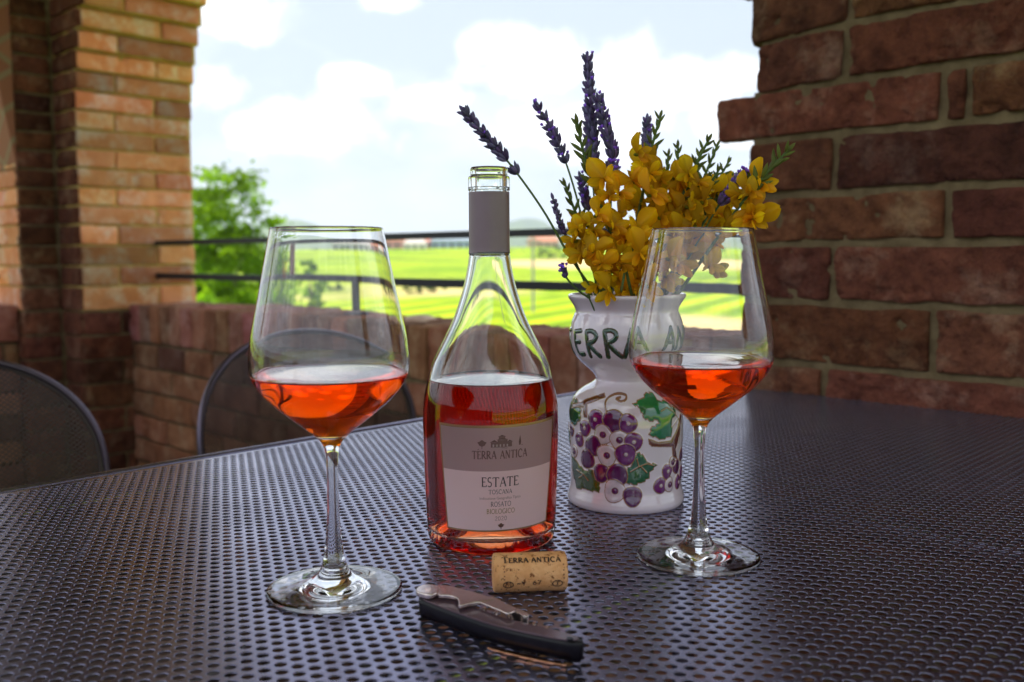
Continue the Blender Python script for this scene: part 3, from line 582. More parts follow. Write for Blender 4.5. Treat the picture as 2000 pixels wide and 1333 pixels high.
for sx in (-1, 1):
    Y = np.linspace(LB, LT, 40); mb.grid(np.stack([lab3(.34)(sx*lx(Y), Y), lab3(.34)(sx*(lx(Y)-bw_), Y)], 1))
for y0, y1 in ((LB, LB+1.1), (LT-1.8, LT)):
    X = np.linspace(-1, 1, 60)*lx(np.array(y0)); mb.grid(np.stack([lab3(.34)(X, y0+0*X), lab3(.34)(X, y1+0*X)], 1))
mb.build('border', lab, [M['gold']])
ink = MB(); f = lab3(.38); dkc = (.06,.03,.035); mid = (.13,.06,.055)
text(ink, 'TERRA ANTICA', -.5, 67.0, 5.3, 37.5, .80, f, mid)
text(ink, 'ESTATE', -.3, 48.3, 6.3, 25.5, .85, f, dkc)
text(ink, 'TOSCANA', -.1, 43.3, 2.9, 16.2, .36, f, dkc)
text(ink, 'ROSATO', .4, 34.8, 3.2, 14.2, .38, f, dkc)
text(ink, 'BIOLOGICO', .4, 30.0, 3.1, 20.0, .42, f, (.30,.19,.05))
text(ink, '2020', .5, 25.2, 2.9, 8.6, .34, f, (.16,.06,.06))
def poly(mb, pts, f, col, wob=0):          # filled outline as a fan
    P = np.array(pts, float); c = P.mean(0); n = len(P); V = np.vstack([f(P[:, 0], P[:, 1]), f(c[:1], c[1:])]); j = np.arange(n); mb.add(V, np.stack([j, (j+1) % n, np.full(n, n)], -1), col)
# the small picture on the label: ground line, farmhouse, round tree, cypress; a lone tree below
poly(ink, [(-15.5,73.6),(-6,74.3),(6,74.5),(15,75.3),(15,75.0),(4,73.7),(-15.5,73.2)], f, mid)
for x0, x1, y0, y1 in ((-6.8,-2.2,74.6,77.8), (-2.4,4.2,74.6,79.4), (4.0,7.2,74.8,77.8), (-1.6,2.6,80.2,81.4)):
    poly(ink, [(x0,y0),(x1,y0),(x1,y1),(x0,y1)], f, mid)
for r_ in ([(-7.6,77.9),(-4.5,79.6),(-2.0,77.9)], [(-3.2,79.5),(.9,81.0),(5,79.5)], [(-2.3,81.5),(.5,82.8),(3.4,81.5)], [(3.8,77.9),(5.6,79.3),(8,77.9)]): poly(ink, r_, f, (.10,.045,.04))
for i in range(5): poly(ink, [(-5.6+i*2.3,74.9),(-4.7+i*2.3,74.9),(-4.7+i*2.3,76.6),(-5.6+i*2.3,76.6)], lab3(.42), (.38,.28,.27))
poly(ink, [(-12.6+2.7*cos(t)*(1+.18*sin(5*t)), 77.4+1.9*sin(t)*(1+.15*cos(4*t))) for t in np.linspace(0, 2*pi, 24, endpoint=False)], f, mid); poly(ink, [(-12.8,73.6),(-12.4,73.6),(-12.4,76.5),(-12.8,76.5)], f, mid)
poly(ink, [(12.2,75.2),(13.4,75.2),(13.7,77.5),(12.9,81.8),(12.0,77.5)], f, mid)
poly(ink, [(.6+2.1*cos(t)*(1+.2*sin(5*t)), 21.8+1.3*sin(t)*(1+.2*cos(4*t))) for t in np.linspace(0, 2*pi, 24, endpoint=False)], f, (.12,.05,.035)); poly(ink, [(.4,19.3),(.9,19.3),(.8,21),(.5,21)], f, (.12,.05,.035))
ink.build('lettering', lab, [M['ink']], False)
fc = bpy.data.curves.new('small_print', 'FONT'); fc.body = 'Indicazione Geografica Tipica'; fc.size = 2.5; fc.align_x = 'CENTER'
fo = bpy.data.objects.new('small_print', fc); C.objects.link(fo); dg = bpy.context.evaluated_depsgraph_get(); me = bpy.data.meshes.new_from_object(fo.evaluated_get(dg)); bpy.data.objects.remove(fo)
co = np.array([v.co[:] for v in me.vertices]); co[:, 0] *= 29/(np.ptp(co[:, 0])); nv = f(co[:, 0], co[:, 1]+39.6); me.vertices.foreach_set('co', nv.astype(np.float32).ravel()); me.update()
link('small_print', me, lab, [mat('faded_brown_ink', (.36,.24,.23), .5)], False)

# ---------------------------------------------------------------- cork
M['cork'] = add_noise(mat('cork', rough=.85, spec=.2), 120, (.64,.30,.115), (.78,.43,.20), bump=.6, bscale=500, dist=.0008, extra=(300, (.20,.07,.025), .56, .63))
c0 = v3(-.0121, .5556, .0117); c1 = v3(.0316, .5594, .0117); ax = c1-c0; ln = np.linalg.norm(ax); rzc = math.atan2(ax[1], ax[0])
ck = empty('cork', ((c0+c1)/2).tolist(), rzc, label='used natural wine cork lying in front of the bottle', cat='cork')
pf = [(0, -ln/2), (.0100, -ln/2), (.0113, -ln/2+.0007), (.0116, -ln/2+.002), (.01145, -.006), (.0114, .006), (.01155, ln/2-.002), (.0112, ln/2-.0006), (.0100, ln/2), (0, ln/2)]
Pq = []
for (a, b), (c, d) in zip(pf[:-1], pf[1:]): Pq += [(a+(c-a)*t, b+(d-b)*t) for t in np.linspace(0, 1, 6, endpoint=False)]
Pq.append(pf[-1]); G = lathe(Pq, 96); G = G*(1+.006*vnoise(G, 900, 2)[..., None]*(np.hypot(G[..., 0], G[..., 1]) > .004)[..., None]); G = np.stack([G[..., 2], G[..., 0], G[..., 1]], -1)
mb = MB(); mb.grid(G, closeu=True); mb.build('cork_body', ck, [M['cork']], True, weld=1e-6)
def ckf(x, y):                             # x mm along, y mm round the barrel upward from the middle of the seen side
    x = np.asarray(x, float); t = np.asarray(y, float)/11.6+R(20); r = 11.72+.0*x
    return np.stack([x+0*t, -r*np.cos(t), r*np.sin(t)], -1)/1000
mb = MB(); dk_ = (.035,.02,.015)
text(mb, 'TERRA.ANTICA', .4, 5.2, 4.2, 34.5, .85, ckf, dk_, small_caps=True)
for x in (-15.8, 19.2):
    for y in (3.2, 0.0, -2.6, -4.6): 
        P = arcpts(x, y, .42, .42, 0, 360, 9); poly(mb, P[:-1], ckf, (.10,.02,.015))
text(mb, 'M', -13.5, -9.6, 3.2, 3.8, .7, ckf, dk_); text(mb, '-Y', -5.8, -8.8, 2.8, 5.6, .7, ckf, dk_); text(mb, '67', 3.2, -8.4, 2.8, 4.8, .7, ckf, dk_)
for x in (-13.5, 15.5):
    P = np.array(arcpts(x, -8.1, 2.9, 2.1, 0, 360, 22)); a, b = ribbon(P, .6); mb.grid(np.stack([ckf(a[:, 0], a[:, 1]), ckf(b[:, 0], b[:, 1])], 1), dk_)
text(mb, 'T', 15.5, -9.2, 2.4, 2.4, .6, ckf, dk_)
mb.build('printing', ck, [M['ink']], False)

# ---------------------------------------------------------------- corkscrew (folded waiter's knife)
M['black'] = mat('black_plastic', (.005,.004,.007), .3, 0, .25); M['purple'] = mat('smooth_dark_handle_face', (.12,.075,.095), .22, .35, .6)
M['steel'] = add_noise(mat('brushed_steel', rough=.24, metal=1.0), 60, (.66,.55,.52), (.80,.70,.67), bump=.05, bscale=400)
cs = empty('corkscrew', (-.010, .482, 0), label='folded black corkscrew with a steel lever, lying in front of the cork', cat='corkscrew'); CO = v3(-.010, .482, 0)
def slab(name, poly_mm, z0, z1, bev, m, parent=cs, seg=3, curved=0):
    P = smooth_closed(poly_mm, 6)/1000; bm = bmesh.new(); vs = [bm.verts.new((x-CO[0], y-CO[1], z0)) for x, y in P]; fc_ = bm.faces.new(vs)
    ex = bmesh.ops.extrude_face_region(bm, geom=[fc_]); nvs = [g for g in ex['geom'] if isinstance(g, bmesh.types.BMVert)]
    for v in nvs: v.co.z = z1
    bmesh.ops.recalc_face_normals(bm, faces=bm.faces)
    ed = [e for e in bm.edges if abs(e.verts[0].co.z-e.verts[1].co.z) < 1e-7]
    bmesh.ops.bevel(bm, geom=ed, offset=bev, segments=seg, affect='EDGES', profile=.6, clamp_overlap=True)
    me = bpy.data.meshes.new(name); bm.to_mesh(me); bm.free(); o = link(name, me, parent, [m], True)
    md = o.modifiers.new('n', 'WEIGHTED_NORMAL'); md.keep_sharp = False; return o
def smooth_closed(pts, m):
    P = np.array(pts, float); n = len(P); out = []
    for i in range(n):
        t = np.linspace(0, 1, m, endpoint=False)[:, None]; a, b, c, d = P[i-1], P[i], P[(i+1) % n], P[(i+2) % n]
        out.append(.5*((2*b)+(-a+c)*t+(2*a-5*b+4*c-d)*t**2+(-a+3*b-3*c+d)*t**3))
    return np.vstack(out)
HT = [(-50,520),(-43,519),(-34,511),(-23,500.5),(-12,489.5),(-3,481.5),(7,474.5),(19,467),(28,461),(34,455.5),(33.5,451.8),(28,451.5),(18,456),(4,463.5),(-11,473),(-23,483),(-35,494),(-45.5,504.5),(-52,512.5)]
def rounded(name, poly_mm, rings, m, parent=cs):
    P = smooth_closed(poly_mm, 8)/1000; T = np.roll(P, -1, 0)-np.roll(P, 1, 0); T /= np.linalg.norm(T, axis=1)[:, None]; a = P[:, 0]@np.roll(P[:, 1], -1)-P[:, 1]@np.roll(P[:, 0], -1)
    Nn = np.stack([-T[:, 1], T[:, 0]], -1)*(1 if a > 0 else -1); G = []
    ctr = P.mean(0); u = (P-ctr); ax_ = np.linalg.svd(u, full_matrices=False)[2][0]; ends = np.clip((1-np.abs(u@ax_)/np.abs(u@ax_).max())*6, .25, 1)
    for ins, z in rings: Q = P+Nn*(ins*ends/1000)[:, None]; G.append(np.column_stack([Q[:, 0]-CO[0], Q[:, 1]-CO[1], np.full(len(Q), z)]))
    G = np.stack(G, 1); mb = MB(); mb.grid(G, closeu=True)
    for k in (0, -1):
        c = G[:, k].mean(0); j = np.arange(len(P)); mb.add(np.vstack([G[:, k], c]), np.stack([j, (j+1) % len(P), np.full(len(P), len(P))], -1))
    return mb.build(name, parent, [m], True, weld=1e-7)
rounded('handle', HT, [(5.5, .0007), (4.2, .0010), (2.6, .0022), (1.1, .0040), (.3, .0058), (0, .0078), (0, .0095), (.25, .0108), (.9, .0118), (1.8, .0122), (2.0, .0122)], M['black'])
HI = [(x+(cx_-x)*.055, y+(cy_2-y)*.055) for (x, y), (cx_, cy_2) in zip(HT, [(-10, 482)]*len(HT))]
slab('handle_face', HI, .0119, .0127, .0003, M['purple'], seg=2)
slab('hinge_cap', [(-52.5,511),(-53.5,517),(-50,522.5),(-44.5,522),(-40.5,517),(-41.5,510),(-46,506.5)], .0135, .0165, .0008, M['steel'], seg=2)
slab('lever', [(-43,521),(-37,521.5),(-30,517),(-21,510.4),(-10.5,500.5),(-12.6,497.9),(-20.6,495.6),(-25,493),(-28.6,491.2),(-29,495),(-30,500.6),(-32.6,504.8),(-37,506.5),(-41,508)], .0140, .0162, .0005, M['steel'], seg=2)
slab('lever', [(-20,500),(-11.5,504),(-4,494),(1.5,486.5),(-2.5,480.0),(-7,484.5),(-13.5,491.5)], .0148, .0160, .0004, M['steel'], seg=2)
slab('lever', [(-1,487),(1.5,489.5),(6.5,484.5),(8,479.5),(5.5,478.5),(3.5,482)], .0090, .0150, .0004, M['steel'], seg=2)
mb = MB()
for k in range(2):
    t = np.linspace(0, 1, 90); P0 = v3(-20, 499, 0)/1000-CO; P1 = v3(16, 470.5, 0)/1000-CO; D = (P1-P0); Dn = D/np.linalg.norm(D); Nn = v3(-Dn[1], Dn[0], 0)
mb.tube(P0[None]+D[None]*t[:, None]+(Nn[None]*np.cos(t*34)[:, None]*.003)+v3(0,0,1)[None]*(.0072+.003*np.sin(t*34))[:, None]+Nn*.004, .0011, 8); mb.build('worm', cs, [M['steel']])
mb = MB(); mb.tube([v3(-.047, .5145, .0164)-CO, v3(-.047, .5145, .0175)-CO], .0017, 14); mb.build('rivet', cs, [M['steel']])
mb = MB(); mb.tube([v3(.0275, .4505, .0135)-CO, v3(.0275, .4505, .0146)-CO], .0016, 14); mb.build('rivet', cs, [M['black']])
o = slab('reflection_strip', [(-12,469.5),(3,460.0),(17,452.8),(24,450),(24,452),(3,463.5),(-11,472)], .0004, .0016, .0002, mat('orange_reflection', (.8,.40,.22), .25, 1.0), seg=1)  # orange reflection beside the handle, made as a coloured strip

# ---------------------------------------------------------------- ceramic vase with painted relief
VX, VY = .09205, .76872
vase = empty('vase', (VX, VY, 0), label='white glazed ceramic vase painted with grapes and lettering, holding the flowers', cat='vase')
VP = [(40, 0), (45.2, 0.2), (47.2, 3.0), (47.2, 6.5), (46.2, 10.5), (45.0, 16), (45.0, 28), (45.4, 42), (46.0, 60), (45.4, 74), (43.6, 82.5), (39.9, 88.5), (34.6, 93.0), (28.0, 96.8), (24.9, 99.6), (24.7, 101.6), (26.0, 104.3), (29.4, 108.0), (35.8, 113.6), (41.5, 120.3), (44.5, 127.6), (45.4, 136), (44.4, 145.4), (42.3, 151.5), (41.0, 154.6), (41.4, 157.6), (43.8, 161.8), (46.4, 165.6), (46.9, 167.4), (46.2, 168.7), (44.6, 168.6), (42.6, 165.5), (39.6, 160), (37.6, 154.6), (39.5, 148), (41.5, 136), (40, 124), (32, 113), (20, 100), (18, 60), (0, 40)]
VPs = smooth_prof(VP, 22)
# resample evenly by length
sl = np.concatenate([[0], np.cumsum(np.hypot(*np.diff(VPs, axis=0).T))]); cut = sl[np.argmax(VPs[:, 1])+40]
s_ = np.concatenate([np.linspace(0, cut, 620), np.linspace(cut, sl[-1], 60)[1:]]); VPs = np.stack([np.interp(s_, sl, VPs[:, 0]), np.interp(s_, sl, VPs[:, 1])], -1)
front = R(-7); TH_ = np.concatenate([np.linspace(-105, 105, 640), np.linspace(105, 255, 70)[1:-1]]); TH_ = np.radians(TH_)+front
Tg, Rg = np.meshgrid(TH_, VPs[:, 0], indexing='ij'); Hg = np.broadcast_to(VPs[:, 1], Tg.shape); outer = (np.arange(len(VPs)) < 560)[None] & (Rg > 20)
X = np.degrees(Tg)*.79; Y = Hg             # decoration plane in mm
FILL = {
'leafR': [(-0.1, 86.2), (10.0, 89.4), (20.5, 93.5), (29.1, 93.0), (29.3, 88.2), (42.2, 86.1), (52.5, 78.6), (50.6, 74.7), (44.8, 73.2), (42.8, 58.8), (26.9, 58.2), (15.4, 63.0), (19.2, 68.9), (26.8, 70.5), (25.2, 73.4), (16.5, 72.9), (10.2, 76.0), (7.1, 82.7)],
'leafM': [(-7.7, 35.7), (-1.7, 37.8), (0.7, 46.8), (6.7, 49.5), (11.2, 45.9), (14.1, 41.6), (25.8, 38.1), (17.1, 33.1), (17.2, 28.2), (9.0, 25.2), (1.1, 23.2), (-5.9, 25.3)],
'leafL': [(-79.0, 42.1), (-63.3, 36.7), (-51.6, 31.3), (-41.0, 33.3), (-31.9, 25.2), (-33.5, 15.9), (-46.9, 16.4), (-65.4, 14.9), (-76.4, 27.7)],
'leafTL': [(-84.8, 86.6), (-68.4, 84.6), (-56.8, 78.9), (-57.1, 70.3), (-67.5, 64.9), (-82.9, 66.8), (-93.9, 74.0)],
'leafTL2': [(-94.0, 63.8), (-78.8, 56.8), (-79.8, 46.8), (-92.9, 49.3)],
'branch': [(-78.0, 77.8), (-76.9, 81.9), (-61.6, 83.7), (-57.1, 86.5), (-35.3, 92.8), (-31.0, 90.0), (-50.3, 84.0), (-47.7, 73.9), (-51.9, 73.6), (-54.7, 80.5), (-63.1, 80.7)],
'branchR': [(15.3, 59.3), (27.0, 56.1), (42.2, 56.1), (53.2, 64.6), (61.2, 74.9), (64.9, 73.0), (55.5, 53.1), (50.6, 48.1), (55.4, 39.6), (46.3, 43.0), (44.6, 50.9), (19.2, 53.4), (16.4, 55.4)]}
GR = [(-37.2, 73.2, 5.93, 'p'), (-19.1, 73.2, 6.74, 'd'), (-4.6, 71.5, 5.66, 'p'), (-50.0, 65.3, 4.85, 'p'), (-29.0, 62.0, 6.06, 'w'), (-12.9, 58.7, 5.66, 'w'), (-58.7, 55.2, 4.45, 'p'), (-39.8, 52.4, 6.2, 'd'), (0.6, 57.2, 5.66, 'p'), (-68.3, 44.5, 3.77, 'w'), (-25.1, 46.0, 6.47, 'w'), (-6.9, 47.5, 6.47, 'p'), (-47.6, 41.0, 5.93, 'd'), (-74.5, 60.8, 4.0, 'd'), (-30.9, 31.6, 5.66, 'd'), (-14.6, 31.3, 6.74, 'd'), (-17.2, 18.6, 6.9, 'w'), (0.2, 14.9, 6.0, 'd'), (38.6, 31.9, 4.6, 'p'), (54.3, 33.6, 4.4, 'd'), (29.5, 21.5, 4.9, 'p'), (41.8, 21.0, 4.5, 'w'), (58.6, 20.7, 4.4, 'p'), (45.9, 38.4, 3.3, 'w'), (66.3, 41.5, 4.0, 'd'), (70, 27, 4.4, 'p')]
LET = [[(-80, 141.0), (-95, 140)], [(-88.8, 140.1), (-84.8, 131.2), (-81.6, 121.4)], [(-68.9, 140.0), (-67.9, 131.4), (-66.4, 124.7), (-63.4, 122.2), (-55.7, 122.9)], [(-68.9, 140.0), (-58.0, 141.2)], [(-67.3, 131.8), (-59.5, 132.3)],
 [(-49.6, 140.8), (-48.2, 131.2), (-47.2, 121.8)], [(-49.6, 140.8), (-43.9, 141.6), (-38.6, 139.9), (-37.3, 137.0), (-40.4, 133.6), (-47.5, 131.9)], [(-45.9, 131.4), (-40.4, 126.3), (-34.6, 122.2)],
 [(-28.2, 141.8), (-26.3, 132.1), (-25.4, 122.0)], [(-28.2, 141.8), (-22.4, 142.6), (-17.2, 140.7), (-17.0, 136.9), (-21.3, 134.2), (-26.5, 132.6)], [(-23.9, 132.2), (-17.3, 126.4), (-10.7, 122.2)],
 [(-1.1, 143.6), (-4.1, 133.4), (-8.1, 122.4)], [(-.6, 143.6), (5.3, 133.4), (11.4, 122.6)], [(-4.9, 130.4), (6.6, 130.4)],
 [(41.2, 143.2), (36.6, 133.5), (32.2, 123.5)], [(41.2, 143.2), (44.5, 133.1), (47.8, 123.5)], [(36.4, 130.8), (45.5, 130.5)],
 [(54.4, 142.5), (53.8, 133.6), (53.0, 123.5)], [(54.4, 142.5), (60.4, 133.7), (67.0, 123.4)], [(67.7, 142.0), (67.2, 133.4), (67.0, 123.4)], [(76, 141.6), (88, 141.0)], [(82, 141.2), (82.4, 123.5)]]
def sdf(poly):
    P = np.array(poly, float)*[.79, 1]; x0, y0 = P.min(0)-3; x1, y1 = P.max(0)+3; m = outer & (X > x0) & (X < x1) & (Y > y0) & (Y < y1)
    x = X[m]; y = Y[m]; d = np.full(x.shape, 1e9); ins = np.zeros(x.shape, bool)
    for i in range(len(P)):
        a, b = P[i], P[(i+1) % len(P)]; e = b-a; t = np.clip(((x-a[0])*e[0]+(y-a[1])*e[1])/(e@e), 0, 1); d = np.minimum(d, np.hypot(x-a[0]-t*e[0], y-a[1]-t*e[1]))
        c = ((a[1] > y) != (b[1] > y)); xx = (b[0]-a[0])*(y-a[1])/(b[1]-a[1]+1e-12)+a[0]; ins ^= c & (x < xx)
    return m, np.where(ins, d, -d)
def segd(pts):
    P = np.array(pts, float)*[.79, 1]; x0, y0 = P.min(0)-4; x1, y1 = P.max(0)+4; m = outer & (X > x0) & (X < x1) & (Y > y0) & (Y < y1); x = X[m]; y = Y[m]; d = np.full(x.shape, 1e9)
    for a, b in zip(P[:-1], P[1:]):
        e = b-a; t = np.clip(((x-a[0])*e[0]+(y-a[1])*e[1])/(e@e+1e-9), 0, 1); d = np.minimum(d, np.hypot(x-a[0]-t*e[0], y-a[1]-t*e[1]))
    return m, d
col = np.empty(Tg.shape+(3,)); col[:] = (.76, .66, .72); dsp = np.zeros(Tg.shape)
n1 = vnoise(np.stack([X, Y, 0*X], -1), .35, 3); dsp += .12*vnoise(np.stack([X, Y, 0*X+3], -1), .06, 2)
CLAY = np.array((.33,.15,.055))
def paint(m, d, c, ow=.65, dome=.8, line=CLAY):
    d = d+.22*n1[m]; ins = d > 0; cc = col[m]; tex = (1+.22*n1[m])[:, None]
    cc[ins] = (np.asarray(c)*tex)[ins]; ol = (d > -ow*.55) & (d < ow*.45); cc[ol] = line; col[m] = cc
    dd = dsp[m]; dd = np.maximum(dd, np.where(ins, dome*(1-np.exp(-np.maximum(d, 0)/.9))-.0, 0)); dd += .35*np.exp(-(d/.45)**2); dsp[m] = dd
GREEN, DKG, PUR, DPUR, BR = (.004,.17,.055), (.010,.07,.022), (.15,.010,.135), (.10,.006,.08), (.14,.032,.015)
def leaf_outline(P, k=3):                  # serrate a leaf edge
    P = np.array(P, float); out = []
    for i in range(len(P)):
        a, b = P[i], P[(i+1) % len(P)]; out.append(a); e = b-a
        if np.hypot(*(e*[.79, 1])) > 5: nn = np.array([-e[1], e[0]])/np.hypot(*e); out += [a+e*.45-nn*.9, a+e*.55+nn*.5]
    return out
for k_, P in FILL.items():
    if k_.startswith('leaf'):
        m, d = sdf(leaf_outline(P)); paint(m, d, {'leafR': GREEN, 'leafM': (.008,.10,.03), 'leafL': (.05,.085,.008), 'leafTL': (.006,.09,.035), 'leafTL2': (.006,.09,.035)}[k_])
for gx, gy, gr, kd in GR:
    gr *= 1.2
    m = outer & (np.hypot(X-gx*.79, Y-gy) < gr+2.5); an = np.arctan2(Y[m]-gy, X[m]-gx*.79); d = gr*(1+.05*np.sin(3*an+gx))-np.hypot(X[m]-gx*.79, (Y[m]-gy)*.92)
    paint(m, d, {'p': PUR, 'd': DPUR, 'w': (.62,.50,.55)}[kd], dome=1.1)
    if kd != 'd':
        m = outer & (np.hypot(X-gx*.79-.3, Y-gy) < 3); rr_ = np.hypot(X[m]-gx*.79-.3, Y[m]-gy); cc = col[m]; rad_ = 2.4 if kd == 'w' else 1.3
        cc[(rr_ < rad_+.35) & (rr_ >= rad_)] = CLAY; cc[rr_ < rad_] = DPUR if kd == 'w' else (.52,.40,.46); col[m] = cc; dsp[m] += .5*np.exp(-(rr_/1.2)**2)
for k_ in ('branch', 'branchR'):
    m, d = sdf(FILL[k_]); paint(m, d, BR)
for ln_ in ([(-26.0, 79.0), (-28.8, 85.8), (-26.8, 90.3), (-17.6, 92.9), (-7.4, 92.2), (-6.9, 89.2), (-12.1, 87.6), (-17.4, 89.4), (-13.5, 90.4)],):
    m, d = segd([tuple(q) for q in smooth_prof(ln_, 6)]); cc = col[m]; cc[d < .95+.15*n1[m]] = (.27,.115,.045); col[m] = cc; dsp[m] += .45*np.exp(-(d/.8)**2)
for ln_ in ([(56, 72), (47, 78), (38, 82), (30, 80)], [(47, 78), (42, 84)], [(56, 72), (60, 62), (58, 52)], [(56, 72), (44, 66)]):
    m, d = segd(ln_); cc = col[m]; cc[d < .5] = (.34,.24,.08); col[m] = cc; dsp[m] += .4*np.exp(-(d/.5)**2)
for ln_ in ([(-2, 34), (6, 38), (14, 40), (22, 38)], [(6, 38), (4, 44)], [(8, 38), (14, 33)], [(-64, 30), (-52, 28), (-46, 24)], [(-60, 24), (-52, 28)]):
    m, d = segd(ln_); cc = col[m]; cc[d < .45] = CLAY; col[m] = cc; dsp[m] += .4*np.exp(-(d/.5)**2)
for ln_ in LET:
    m, d = segd([tuple(q) for q in (smooth_prof(ln_, 5) if len(ln_) > 2 else ln_)]); d = d+.2*n1[m]; cc = col[m]; w_ = 2.0
    cc[d < w_] = (.055,.020,.014); cc[d < w_-.55] = np.array((.008,.06,.02)); col[m] = cc; dsp[m] = np.maximum(dsp[m], .7*np.clip((w_-d)/1.2, 0, 1))
Rr = Rg+np.where(outer, dsp, 0); G = np.stack([Rr*np.sin(Tg), -Rr*np.cos(Tg), Hg], -1)/1000
M['ceramic'] = mat('glazed_ceramic', (.8,.8,.8), .07, 0, .5); n_, l_, p_ = nodes(M['ceramic']); at_ = n_.new('ShaderNodeAttribute'); at_.attribute_name = 'tint'; l_.new(at_.outputs['Color'], p_.inputs['Base Color']); p_.inputs['Coat Weight'].default_value = 1; p_.inputs['Coat IOR'].default_value = 1.6; p_.inputs['Coat Roughness'].default_value = .03
mb = MB(); mb.grid(G, col.reshape(-1, 3), closeu=True); mb.build('ceramic_body', vase, [M['ceramic']], True)

# ---------------------------------------------------------------- flowers
def transl(name, c, f=.45, rough=.5, tip=None):
    m = mat(name, c, rough, 0, .3); n, l, p = nodes(m); t = n.new('ShaderNodeBsdfTranslucent'); x = n.new('ShaderNodeMixShader'); x.inputs[0].default_value = f
    a = n.new('ShaderNodeAttribute'); a.attribute_name = 'tint'; q = n.new('ShaderNodeMix'); q.data_type = 'RGBA'; q.blend_type = 'MULTIPLY'; q.inputs['Factor'].default_value = 1; q.inputs['A'].default_value = (*c, 1)
    l.new(a.outputs['Color'], q.inputs['B']); l.new(q.outputs['Result'], p.inputs['Base Color']); l.new(q.outputs['Result'], t.inputs[0])
    l.new(p.outputs[0], x.inputs[1]); l.new(t.outputs[0], x.inputs[2]); l.new(x.outputs[0], n['Material Output'].inputs[0]); return m
M['petal'] = transl('yellow_petal', (1.0,.72,.010), .62); M['stem'] = transl('green_stem', (.09,.15,.035), .1); M['bud'] = transl('green_bud', (.17,.19,.045), .35); M['lav'] = transl('lavender_calyx', (.20,.15,.33), .3); M['lavc'] = transl('lavender_corolla', (.28,.13,.62), .35)
def frame(d):
    d = d/np.linalg.norm(d); a = np.cross(d, v3(0,0,1) if abs(d[2]) < .9 else v3(1,0,0)); a /= np.linalg.norm(a); return a, np.cross(d, a), d
def teardrop(mb, p, d, ln, r, col=(1,1,1), n=6, k=5, mi=0):
    a, b, d = frame(d); t = np.linspace(0, 1, k); rr = r*np.sin(np.clip(t*.93+.07, 0, 1)*pi)**.75*(1-.25*t); an = np.linspace(0, 2*pi, n, endpoint=False)
    G = p+d*(t*ln)[None, :, None]+rr[None, :, None]*(np.cos(an)[:, None, None]*a+np.sin(an)[:, None, None]*b); mb.grid(G, col, mi, closeu=True)
def petal(mb, p, d, nrm, ln, wd, cup, col=(1,1,1), n=6, ruf=.1):
    """a rounded cupped petal growing from p along d, facing nrm"""
    d = d/np.linalg.norm(d); s = np.cross(d, nrm); s /= np.linalg.norm(s); nrm = np.cross(s, d); t = np.linspace(0, 1, n+1); w = np.linspace(-1, 1, n+1)
    T, Wd = np.meshgrid(t, w, indexing='ij'); hw_ = wd/2*np.sin(np.clip(T*.90+.06, 0, 1)*pi)**.82*(.75+.4*T)
    z = cup*ln*(Wd**2*.55*np.sin(T*pi*.9)+.9*T**2*.6)+ruf*ln*.25*np.sin(Wd*5+rng.random()*6)*T*T
    z = z-np.abs(Wd)*ln*.10*np.sin(T*pi)
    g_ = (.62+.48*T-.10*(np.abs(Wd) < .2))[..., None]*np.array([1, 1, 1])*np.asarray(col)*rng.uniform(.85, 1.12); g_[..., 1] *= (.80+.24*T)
    mb.grid(p+d*(T*ln)[..., None]+s*(hw_*Wd)[..., None]+nrm*z[..., None], g_.reshape(-1, 3))
def stem_pts(pts, y): return [at(a, b, yy) for (a, b), yy in zip(pts, np.linspace(y[0], y[1], len(pts)))]
def curve(P, m=8): return smooth_prof(np.array(P), m)
MOUTH = v3(VX, VY, .150)
def root(px, yy):                          # stems run down inside the vase
    return [at(px, 583, yy), v3(VX+(at(px, 583, yy)[0]-VX)*.35, VY+(yy-VY)*.35, .120)]
def lavender(label, pts, y, whorls, size=1.0, purple=.2, rootpx=1180, group='lavender sprigs in the vase', stem_r=.0010):
    """pts: stem in the air, tip first; whorls: fraction along the stem where flower rings sit, with ring size"""
    P = stem_pts(pts, y)+root(rootpx, y[1]); K = curve(P[::-1]); L_ = np.concatenate([[0], np.cumsum(np.linalg.norm(np.diff(K, axis=0), axis=1))])
    r = empty('lavender_sprig', P[-1].tolist(), label=label, cat='lavender', group=group); O = P[-1]
    mb = MB(); mb.tube(K-O, np.linspace(stem_r*1.1, stem_r*.7, len(K)), 6, col=(1,1,1)); mb.build('stem', r, [M['stem']])
    tot = L_[-1]; at_l = lambda dist: np.array([np.interp(tot-dist, L_, K[:, i]) for i in range(3)]); mb = MB(); has = False
    for dist, sc in whorls:
        c = at_l(dist*.001); d = at_l(max(0, dist-2)*.001)-at_l((dist+3)*.001); a, b, d = frame(d); nb = int(8*sc+4)
        for i in range(nb):
            an = 2*pi*i/nb+rng.random()*.7; lean = rng.uniform(.35, .85); o = np.cos(an)*a+np.sin(an)*b; dv = d+o*lean
            kcol = np.array([1, 1, 1])*rng.uniform(.45, 1.25)*np.array([1, rng.uniform(.8, 1.3), 1])
            teardrop(mb, c-O+o*.0008*sc-d*.0022*rng.random(), dv, .0074*size*sc**.5*rng.uniform(.85, 1.1), .00165*size, kcol)
            if rng.random() < purple:
                e = c-O+dv/np.linalg.norm(dv)*.0056*size
                for q in range(4): petal(mb, e, dv+.9*(np.cos(q*1.6)*a+np.sin(q*1.6)*b), dv, .0030*size, .0022, .3, np.array([2.3, 1.4, 3.4])*rng.uniform(.7, 1.2), 3)
    teardrop(mb, at_l(.001)-O, at_l(0)-at_l(.003), .006, .0017, (.8,.8,.9)); mb.build('flower_spike', r, [M['lav']]); return r
def whs(n, step, s0, s1, start=3.0): return [(start+i*step, s0+(s1-s0)*i/max(1, n-1)) for i in range(n)]
YM = .765
